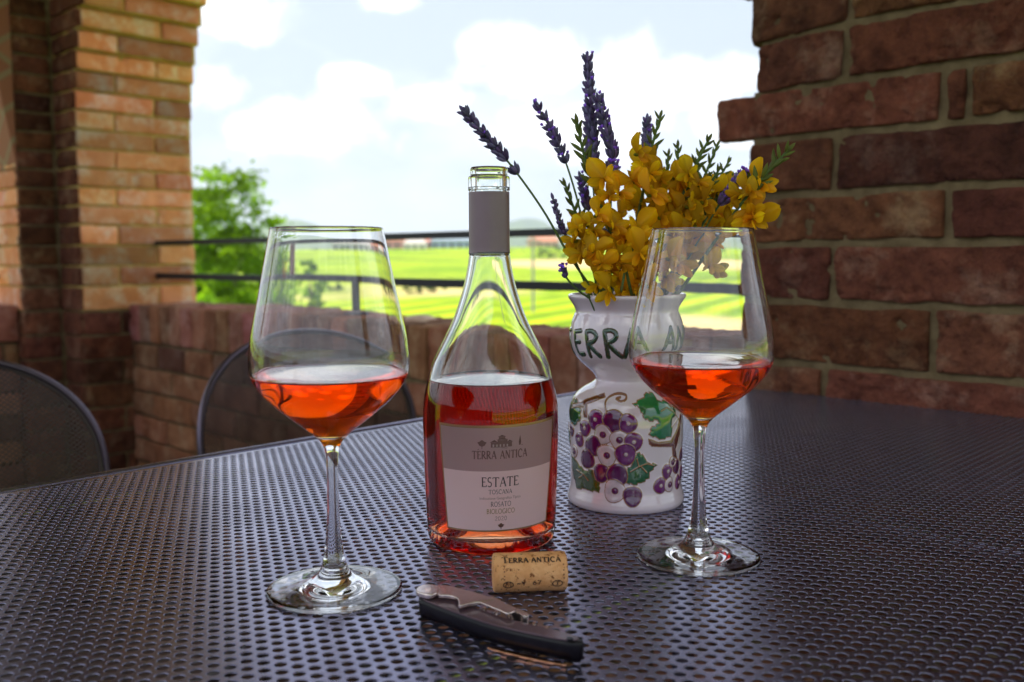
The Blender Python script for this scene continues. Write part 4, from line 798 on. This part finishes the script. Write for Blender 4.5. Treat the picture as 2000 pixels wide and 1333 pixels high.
lavender('lavender sprig leaning far left above the bottle mouth', [(905, 216), (950, 268), (1000, 326), (1060, 410), (1112, 500), (1160, 570)], (.71, .745), whs(8, 6.3, .8, 1.25)+[(60, 1.15)], 1.05, .08, 1165)
lavender('lavender sprig in the gap between the leaning one and the tall one', [(1048, 206), (1075, 252), (1103, 312), (1130, 400), (1152, 500), (1168, 570)], (.735, .75), whs(3, 8.5, .8, 1.0)+[(27, 1.15), (33, 1.25), (40, 1.2), (47, 1.2)], 1.0, .18, 1172)
lavender('tallest lavender sprig of the bunch', [(1147, 112), (1153, 200), (1160, 290), (1168, 420), (1180, 570)], (.765, .765), whs(10, 6.6, .9, 1.25)+[(70, 1.0), (78, .9), (86, 1.0), (94, 1.2), (101, 1.3)], 1.05, .12, 1182)
lavender('lavender sprig just right of the tallest one, ending lower', [(1168, 192), (1183, 250), (1197, 310), (1193, 400), (1192, 570)], (.75, .755), whs(8, 6.2, 1.0, 1.35)+[(60, 1.2)], 1.1, .28, 1192)
lavender('darker lavender sprig half hidden behind the tallest one', [(1150, 215), (1154, 300), (1162, 400), (1185, 570)], (.80, .79), whs(9, 5.5, 1.0, 1.4), 1.15, .05, 1186)
lavender('bright violet lavender sprig on the right, beside the broom tip', [(1452, 338), (1425, 375), (1400, 408), (1370, 460), (1335, 520), (1300, 575)], (.745, .755), whs(8, 3.6, .9, 1.25), .95, .7, 1290)
lavender('short grey lavender sprig peeking above the yellow flowers', [(1264, 232), (1262, 290), (1255, 400), (1240, 570)], (.80, .79), whs(6, 4.4, .8, 1.1), 1.0, .05, 1238)
lavender('slender grey-green lavender bud low on the left', [(1080, 388), (1096, 440), (1120, 500), (1150, 570)], (.735, .75), whs(7, 4.2, .45, .7), .8, .0, 1158)
lavender('tiny lavender sprig at the left rim of the vase', [(1100, 524), (1108, 545), (1130, 568), (1150, 582)], (.728, .735), [(3, .5), (6, .6)], .85, .6, 1152)
lavender('lavender sprig low between the green broom tip and the tall sprig', [(1133, 345), (1143, 385), (1160, 460), (1178, 570)], (.775, .77), whs(6, 4.6, .8, 1.1), .95, .15, 1178)
lavender('lavender sprig in the heart of the bunch, its lowest ring bright violet', [(1196, 322), (1194, 350), (1190, 450), (1195, 570)], (.742, .75), whs(3, 5, 1.1, 1.4), 1.1, .5, 1198)

def blossom(parent, O, p, up, out, sz):
    """broom flower: broad upright banner, two wings, folded keel"""
    mb = MB(); up = up/np.linalg.norm(up); out = out-up*(out@up); out /= np.linalg.norm(out)+1e-9; s = np.cross(up, out); k = rng.uniform(.8, 1.15); c = np.array([k, k*rng.uniform(.78, 1.06), 1])
    p = p-O
    petal(mb, p, up+out*rng.uniform(-.1,.6)+s*rng.uniform(-.3,.3), out, sz*1.1, sz*.86, -.42, c, 8, .30)
    for q in (-1, 1): petal(mb, p, out*.9+up*rng.uniform(-.1,.5)+s*q*rng.uniform(.4,1.0), s*q, sz*.85, sz*.46, .35, c*.95, 6, .25)
    petal(mb, p, out*1.0-up*.55+s*.15, s, sz*.8, sz*.42, .35, c*np.array([.95,.8,1]), 5); petal(mb, p, out*1.0-up*.55-s*.15, -s, sz*.8, sz*.42, .35, c*np.array([.95,.8,1]), 5)
    teardrop(mb, p-out*.003-up*.001, out, .005, .0018, np.array([.35, .5, 1.5])*.7)
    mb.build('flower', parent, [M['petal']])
def broom(label, pts, y, blooms, leaves=8, rootpx=1230, leafspan=.25, lsz=1.0, group='yellow broom sprigs in the vase'):
    P = stem_pts(pts, y)+root(rootpx, y[1]); K = curve(P[::-1])[::-1]; O = P[-1]
    L_ = np.concatenate([[0], np.cumsum(np.linalg.norm(np.diff(K, axis=0), axis=1))]); f_ = lambda d: np.array([np.interp(d, L_, K[:, i]) for i in range(3)])
    r = empty('broom_sprig', O.tolist(), label=label, cat='broom flower', group=group)
    mb = MB(); mb.tube(K[::-1]-O, np.linspace(.0019, .0010, len(K)), 6); mb.build('stem', r, [M['stem']])
    mb = MB(); span = L_[-1]*leafspan
    teardrop(mb, f_(.002)-O, f_(0)-f_(.004), .007*lsz, .0016*lsz)
    for i in range(leaves):
        dd = .003+span*i/leaves; c = f_(dd); a, b, d = frame(f_(max(0, dd-.003))-f_(dd+.003)); an = i*2.4+rng.random()*.5; o = np.cos(an)*a+np.sin(an)*b; side = RT*(1 if i % 2 else -1); o = o*.5+side*.8; k = rng.uniform(.7, 1.3)
        teardrop(mb, c-O, d*1.0+o*.75, (.0078+.005*i/leaves)*lsz*rng.uniform(.85, 1.15), (.0012+.0007*i/leaves)*lsz, np.array([k*.9, k, k*.8]), 7, 6)
    mb.build('bud_leaves', r, [M['bud']])
    if leaves:
        mb = MB()
        for i in range(7):                # closed yellow buds below the green tip
            c = f_(span*(.95+.13*i)); a, b, d = frame(f_(0)-f_(.03)); an = i*2.4; o = np.cos(an)*a+np.sin(an)*b+RT*(.8 if i % 2 else -.8); k = rng.uniform(.6, 1)
            teardrop(mb, c-O, d+o*.8, .0135+.001*i, .0030+.0002*i, np.array([k, k*.85, 1]), 8, 7)
        mb.build('yellow_buds', r, [M['petal']])
    for (bx_, by_, yy, rot, sz) in blooms:
        q = at(bx_, by_, yy); out = -FW+.9*RT*cos(rot)+.35*UP*sin(rot); up = UP*1.0+RT*.5*cos(rot+1.3)*1.0
        if rng.random() < .35: up, out = UP*.6-FW*.2+RT*cos(rot), RT*sin(rot)-FW*.6+UP*.2
        blossom(r, O, q, up, out, sz)
    return r
def bl(seq, y0, sz=.0155, jy=.018): return [(x, y, y0+rng.uniform(-jy, jy), rng.uniform(0, 2*pi), sz*1.12*rng.uniform(.72, 1.2)) for x, y in seq+[(x+rng.uniform(-18, 18), y+rng.uniform(-16, 16)) for x, y in seq if rng.random() < .18]]
broom('broom sprig with green buds left of the lavender, yellow flowers below', [(1127, 238), (1140, 300), (1170, 390), (1200, 480), (1215, 570)], (.735, .75), bl([(1122, 470), (1148, 438), (1160, 492), (1138, 500), (1190, 385), (1165, 420), (1195, 445), (1215, 460), (1140, 470), (1158, 452), (1175, 515), (1168, 560), (1205, 500), (1180, 350)], .728), 16, 1205, .28, 1.25)
broom('broom sprig with the highest green tip', [(1290, 226), (1274, 285), (1255, 380), (1235, 480), (1230, 570)], (.755, .76), bl([(1252, 330), (1245, 300), (1270, 340), (1235, 355), (1290, 350), (1240, 405), (1225, 470), (1262, 410), (1210, 420), (1275, 440), (1235, 515), (1248, 545)], .752), 10, 1225, .17, 1.0)
broom('broom sprig with a small green tip in the middle of the bunch', [(1324, 284), (1322, 350), (1300, 450), (1265, 570)], (.775, .77), bl([(1310, 365), (1330, 390), (1290, 385), (1315, 430), (1300, 460), (1285, 495), (1270, 530), (1345, 370)], .765), 8, 1258, .2, 1.0)
broom('leafy broom sprig with two rows of buds right of the middle', [(1385, 272), (1360, 320), (1330, 390), (1290, 490), (1262, 570)], (.75, .758), bl([(1345, 340), (1365, 360), (1330, 355), (1350, 395), (1375, 395), (1330, 420), (1355, 440), (1320, 480), (1298, 520), (1340, 365)], .748), 14, 1265, .24, 1.05)
broom('thin broom sprig just right of the leafy one', [(1402, 282), (1378, 340), (1345, 420), (1300, 520), (1285, 572)], (.775, .768), bl([(1385, 375), (1400, 400), (1390, 430), (1370, 470), (1340, 500), (1312, 548)], .775), 10, 1280, .2, .9)
broom('short broom sprig with buds near the brick pier', [(1424, 315), (1405, 350), (1375, 420), (1320, 510), (1295, 572)], (.79, .775), bl([(1420, 380), (1410, 415), (1405, 365), (1395, 445)], .79), 9, 1288, .2, .9)
broom('broom sprig arching right in front of the brick pier', [(1540, 293), (1500, 335), (1462, 380), (1425, 430), (1370, 510), (1325, 572)], (.735, .75), bl([(1482, 360), (1470, 412), (1470, 430), (1445, 385)], .738, .016, .004)+bl([(1385, 520), (1400, 478)], .76, .013), 15, 1310, .24, 1.35)
broom('little broom sprig with pointed leaves at the left of the bunch', [(1103, 358), (1118, 400), (1150, 480), (1175, 572)], (.745, .755), bl([(1128, 448), (1150, 500)], .74, .013), 8, 1178, .22, 1.0)
broom('full yellow broom sprig low at the front, hanging over the rim', [(1215, 560), (1222, 530), (1230, 560), (1238, 590)], (.722, .735), bl([(1190, 568), (1215, 575), (1240, 572), (1262, 560), (1290, 545), (1205, 545), (1228, 555), (1275, 515), (1305, 505), (1250, 590), (1212, 520), (1250, 495), (1190, 530), (1320, 460), (1345, 405), (1290, 425), (1270, 380), (1245, 448)], .732, .0150, .012), 0, 1240)

for a_, (pts_, lb_) in enumerate((([(1368, 300), (1352, 350), (1325, 430), (1285, 572)], 'thin green broom tip between the leafy sprig and the middle one'), ([(1405, 330), (1382, 372), (1345, 450), (1292, 572)], 'thin green broom tip low at the right, near the brick pier'), ([(1306, 300), (1300, 350), (1280, 450), (1262, 572)], 'short green broom tip left of the small middle tip'), ([(1432, 345), (1405, 385), (1360, 460), (1300, 572)], 'short green broom tip beside the violet lavender'))):
    broom(lb_, pts_, (.752+.012*a_, .765), [], 11, 1262+a_*10, .26, .95)
# ---------------------------------------------------------------- the land outside
EYEG = EYE
def ground_h(x, y):
    r = np.hypot(x, y); az = np.arctan2(x, y)
    h = np.interp(r, [0, 60, 110, 200, 300, 450, 650, 1200, 2500, 4200, 7000], [-6.0, -6.0, -5.2, -3.9, -1.6, 3.6, 4, -10, 10, 60, 90])
    P = np.stack([x, y, 0*x], -1); h = h+np.interp(r, [0, 80, 300, 1000, 3000], [0, .15, .8, 6, 30])*vnoise(P, 1/160, 3)
    hill = 95*np.exp(-((az+.225)/.055)**2)+88*np.exp(-((az-.012)/.040)**2)+60*np.exp(-((az-.30)/.15)**2)+100*np.exp(-((az+.42)/.10)**2)+70*np.exp(-((az-1.2)/.4)**2)+70*np.exp(-((az+1.4)/.4)**2)
    return h+hill*np.exp(-((r-4300)/900)**2)
az = np.concatenate([np.linspace(-pi, -.75, 60, endpoint=False), np.linspace(-.75, .75, 260, endpoint=False), np.linspace(.75, pi, 60)]); rr = np.concatenate([[0.5], np.geomspace(3, 7000, 190)])
Ag, Rg2 = np.meshgrid(az, rr, indexing='ij'); gx = Rg2*np.sin(Ag); gy = Rg2*np.cos(Ag); gh = ground_h(gx, gy)
gm = mat('vineyard_fields', rough=.95, spec=.1); n_, l_, p_ = nodes(gm); tcn = n_.new('ShaderNodeTexCoord')
def N_(t, **kw):
    q = n_.new(t)
    for k, v in kw.items(): q.inputs[k].default_value = v
    return q
big = N_('ShaderNodeTexNoise', Scale=.03, Detail=4.); l_.new(tcn.outputs['Object'], big.inputs['Vector'])
mp2 = n_.new('ShaderNodeMapping'); mp2.inputs['Rotation'].default_value = (0, 0, R(28)); l_.new(tcn.outputs['Object'], mp2.inputs[0])
wv = n_.new('ShaderNodeTexWave'); wv.inputs['Scale'].default_value = .055; wv.inputs['Distortion'].default_value = 1.2; wv.inputs['Detail'].default_value = 3; l_.new(mp2.outputs[0], wv.inputs['Vector'])
rg = n_.new('ShaderNodeValToRGB'); rg.color_ramp.elements[0].color = (.10,.20,.002,1); rg.color_ramp.elements[1].color = (.36,.45,.006,1); l_.new(wv.outputs['Fac'], rg.inputs[0])
fine = N_('ShaderNodeTexNoise', Scale=.35, Detail=8.); l_.new(tcn.outputs['Object'], fine.inputs['Vector'])
at2 = n_.new('ShaderNodeAttribute'); at2.attribute_name = 'tint'; mxb = n_.new('ShaderNodeMix'); mxb.data_type = 'RGBA'; l_.new(at2.outputs['Fac'], mxb.inputs['Factor'])
sep = n_.new('ShaderNodeSeparateColor'); l_.new(at2.outputs['Color'], sep.inputs[0]); l_.new(sep.outputs[0], mxb.inputs['Factor']); br_ = n_.new('ShaderNodeMapRange'); br_.inputs[1].default_value = .50; br_.inputs[2].default_value = .62; br_.inputs[4].default_value = .8; l_.new(big.outputs['Fac'], br_.inputs[0])
mxg = n_.new('ShaderNodeMix'); mxg.data_type = 'RGBA'; mxg.inputs['B'].default_value = (.11,.22,.004,1); l_.new(br_.outputs[0], mxg.inputs['Factor']); l_.new(rg.outputs['Color'], mxg.inputs['A']); l_.new(mxg.outputs['Result'], mxb.inputs['A']); mxb.inputs['B'].default_value = (.50,.38,.18,1)
mxc = n_.new('ShaderNodeMix'); mxc.data_type = 'RGBA'; l_.new(sep.outputs[1], mxc.inputs['Factor']); l_.new(mxb.outputs['Result'], mxc.inputs['A']); mxc.inputs['B'].default_value = (.035,.075,.02,1)
ov = n_.new('ShaderNodeMix'); ov.data_type = 'RGBA'; ov.blend_type = 'OVERLAY'; ov.inputs['Factor'].default_value = .5; l_.new(mxc.outputs['Result'], ov.inputs['A']); l_.new(fine.outputs['Fac'], ov.inputs['B']); l_.new(ov.outputs['Result'], p_.inputs['Base Color'])
wob = vnoise(np.stack([gx, gy, 0*gx], -1), 1/45, 3); Rw = Rg2*(1+.12*wob)
bnd = lambda a, b, w: np.clip((Rw-a)/w, 0, 1)*np.clip((b-Rw)/w, 0, 1)
wo2 = vnoise(np.stack([gx, gy, 0*gx+7], -1), 1/30, 3); Rw = Rw*(1+.22*wo2)
straw = np.clip(bnd(215, 320, 14)*(Ag > -.005)+.85*bnd(112, 150, 10)*np.clip((.04-Ag)/.05, 0, 1)*np.clip(.6+2*wob, 0, 1)+bnd(66, 84, 4)*(Ag > .16), 0, 1)*np.clip(.8+wo2, 0, 1)
straw = np.clip(straw*1.9, 0, 1); wood = np.clip(((Rw > 700)).astype(float)*np.clip(.75+.4*wob, 0, 1)+.55*bnd(158, 170, 4)*(wo2 > 0)+.4*bnd(318, 340, 6)*(wob > -.1)+.35*np.clip(wo2*2.2-.2, 0, 1), 0, 1)
tc_ = np.stack([straw, wood, 0*straw], -1)
mb = MB(); mb.grid(np.stack([gx, gy, gh], -1), tc_.reshape(-1, 3), flip=True); mb.build('ground', mats=[gm], kind='structure')
# foliage ------------------------------------------------------------------------
M['leafy'] = transl('bright_leaf', (.19,.34,.006), .6); M['leafd'] = transl('dark_leaf', (.07,.14,.025), .4); M['bark'] = add_noise(mat('bark', rough=.9), 8, (.10,.07,.05), (.2,.15,.11), bump=.5)
def crown_mesh(mb, c, rad, nl, ls, shell=.55, seedp=0, squash=.8):
    """leaf faces in clumps through the crown"""
    ncl = max(8, min(150, nl//80)); cl = rng.normal(size=(ncl, 3)); cl /= np.linalg.norm(cl, axis=1)[:, None]; cl *= (shell+(1-shell)*rng.random((ncl, 1)))*np.array([1, 1, squash])*rad
    who = rng.integers(0, ncl, nl); cr = rad*rng.uniform(.13, .24, ncl); g = rng.normal(size=(nl, 3))*.55*cr[who][:, None]*np.array([1.3, 1.3, .6]); P = np.array(c)+cl[who]+g
    d = rng.normal(size=(nl, 3)); d /= np.linalg.norm(d, axis=1)[:, None]; s = np.cross(d, rng.normal(size=(nl, 3))); s /= np.linalg.norm(s, axis=1)[:, None]; ll = ls*rng.uniform(.6, 1.3, nl)[:, None]
    V = np.stack([P-d*ll*.5, P+s*ll*.35, P+d*ll*.5, P-s*ll*.35], 1).reshape(-1, 3); k = rng.uniform(.65, 1.35, ncl)[who]*rng.uniform(.8, 1.2, nl); colr = np.stack([k, k, k*rng.uniform(.6, 1.2, nl)], -1)
    mb.add(V, np.arange(nl*4).reshape(-1, 4), np.repeat(colr, 4, 0)); return cl+np.array(c)
def tree(px, D, top_px, wid_px, label, nl=5000, ls=.12, dark=False, name='tree', group=None, squash=.8, base=None):
    g = at(px, 500, D); zg = float(ground_h(np.array(g[0]), np.array(g[1]))) if base is None else base; zt = at(px, top_px, D)[2]; w = wid_px/FPX*D/2; hgt = zt-zg; squash = min(2.4, max(squash, hgt/(2.15*w))); cz = zt-w*squash
    r = empty(name, (g[0], g[1], zg), label=label, cat='tree' if name == 'tree' else 'bush', group=group); mb = MB(); cl = crown_mesh(mb, (0, 0, cz-zg), w, nl, ls, .45, squash=squash)
    mb.build('crown', r, [M['leafd'] if dark else M['leafy']], False); mb = MB(); zc = max(.2, cz-zg)
    mb.tube([(0, 0, -.2), (w*.03, 0, zc*.5), (0, w*.03, zc)], [w*.09, w*.07, w*.045], 8)
    for q in cl[:7]: mb.tube([(0, 0, zc*.75), (np.array([0, 0, zc])+q)/2+v3(0, 0, -.05*w), q], [w*.035, w*.022, w*.008], 6)
    mb.build('trunk', r, [M['bark']]); return r
tree(440, 26, 290, 235, 'big bright green tree beyond the railing by the corner pier', 15000, .16, squash=1.05)
tree(385, 25, 455, 120, 'bright leafy bush tight against the corner pier, behind both rails', 3000, .15, name='bush', squash=1.0)
tree(440, 24, 478, 130, 'low leafy bush under the big tree, showing between the rails', 3000, .16, name='bush', squash=.8)
tree(402, 31, 372, 120, 'second leafy tree behind the big one, half hidden by the brick pier', 3500, .17, squash=1.3)
tree(600, 70, 488, 62, 'round green tree seen through the left glass', 1600, .35, False)
hd = [(1030, 160, 548, 44), (655, 130, 552, 40), (795, 128, 553, 26), (822, 130, 551, 30), (850, 132, 545, 42), (880, 150, 541, 40), (1083, 330, 482, 70), (1130, 330, 478, 66), (1060, 340, 488, 40), (1000, 420, 478, 60), (960, 430, 474, 50), (1180, 240, 500, 60), (1240, 250, 492, 70), (1400, 300, 478, 80), (760, 460, 478, 50), (690, 460, 476, 60), (640, 470, 472, 70), (500, 300, 470, 90), (470, 120, 560, 70)]
nm_ = ['beside the bottle neck', 'behind the left glass foot of the railing post', 'leftmost of the dark row right of the left glass', 'second of the dark row right of the left glass', 'third and tallest of the dark row right of the left glass', 'last of the dark row, next to the bottle shoulder', 'grey-green, right of the bottle neck under the top bar', 'beside the lavender stems under the top bar', 'small, right of the bottle neck', 'behind the bottle capsule', 'left of the bottle capsule by the houses', 'behind the yellow flowers', 'hidden low behind the broom flowers', 'seen through the right glass by the pier', 'at the left end of the pink houses', 'seen through the left glass under the hill', 'leftmost under the hill behind the left glass', 'behind the big tree', 'below the big tree on the near slope']
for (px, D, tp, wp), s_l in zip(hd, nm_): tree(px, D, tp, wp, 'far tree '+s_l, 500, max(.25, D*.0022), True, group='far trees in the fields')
# houses on the ridge -------------------------------------------------------------
M['tileroof'] = mat('red_tiled_roof', (.42,.13,.07), .8); M['glassd'] = mat('dark_window', (.03,.035,.05), .2)
def house(px, D, w, h, dpt, wallc, roofc, label, rz=0, nwin=5, zoff=0):
    g = at(px, 500, D); zg = float(ground_h(np.array(g[0]), np.array(g[1])))+zoff; r = empty('house', (g[0], g[1], zg), rz, label=label, cat='house', group='houses on the ridge')
    mb = MB(); mb.box((0, 0, h/2), (w, dpt, h)); mb.build('walls', r, [mat('wall_paint', wallc, .9)], False)
    mb = MB(); y = dpt/2+.5; x = w/2+.5; hr = 2.4; V = [(-x,-y,h), (x,-y,h), (x,y,h), (-x,y,h), (-x+2,0,h+hr), (x-2,0,h+hr)]; mb.add(V, [[0,1,5,4],[2,3,4,5],[0,3,2,1]]); mb.add(V, [[1,2,5],[3,0,4]]); mb.build('roof', r, [mat('roof_paint', roofc, .85)], False)
    for i in range(nwin):
        for zz in ([1.8] if h < 5 else [1.8, h-2.2]):
            mb = MB(); mb.box((-w/2+w*(i+.5)/nwin, -dpt/2-.03, zz), (1.2, .06, 1.5)); mb.build('window', r, [M['glassd']], False)
    return r
house(792, 470, 20, 6.0, 10, (.62,.30,.27), (.50,.16,.10), 'pink house with a red roof at the left of the ridge', .1, 5, -2)
house(838, 480, 22, 5.0, 9, (.68,.34,.30), (.55,.19,.12), 'long salmon pink house in the middle of the ridge', -.05, 6, -1.5)
house(812, 440, 10, 3.4, 7, (.72,.70,.66), (.5,.45,.42), 'low whitish shed in front of the pink houses', .0, 3, -1)
house(882, 475, 20, 5.2, 9, (.30,.38,.55), (.30,.36,.46), 'bluish grey house left of the bottle capsule', .08, 5, -1.5)
house(1060, 520, 16, 5.0, 9, (.55,.36,.28), (.50,.18,.10), 'small house with a red roof right of the bottle neck', .1, 4, -1)
house(700, 480, 24, 5.5, 9, (.45,.46,.5), (.40,.36,.36), 'grey long house seen through the left wine glass', .0, 6, -1.5)
pm = MB(); g = at(1041, 500, 95); zg = float(ground_h(np.array(g[0]), np.array(g[1]))); pm.tube([(0,0,0), (0,0,at(1041, 462, 95)[2]-zg)], .14, 8); pm.box((0,0,at(1041, 470, 95)[2]-zg), (1.5,.12,.12)); o = pm.build('utility_pole', mats=[mat('grey_wood', (.35,.36,.36), .8)], label='pale utility pole in the field right of the bottle neck', cat='pole'); o.location = (g[0], g[1], zg)
# air ---------------------------------------------------------------------------
hz = MB(); hz.box((0, 0, 90), (15000, 15000, 420)); o = hz.build('haze', smooth=False, kind='stuff')
hm = bpy.data.materials.new('haze'); hm.use_nodes = True; n = hm.node_tree.nodes; n.clear(); pv = n.new('ShaderNodeVolumePrincipled'); pv.inputs['Color'].default_value = (.80,.90,1,1); pv.inputs['Density'].default_value = .00020; pv.inputs['Anisotropy'].default_value = .3
ou = n.new('ShaderNodeOutputMaterial'); hm.node_tree.links.new(pv.outputs[0], ou.inputs['Volume']); o.data.materials.append(hm)
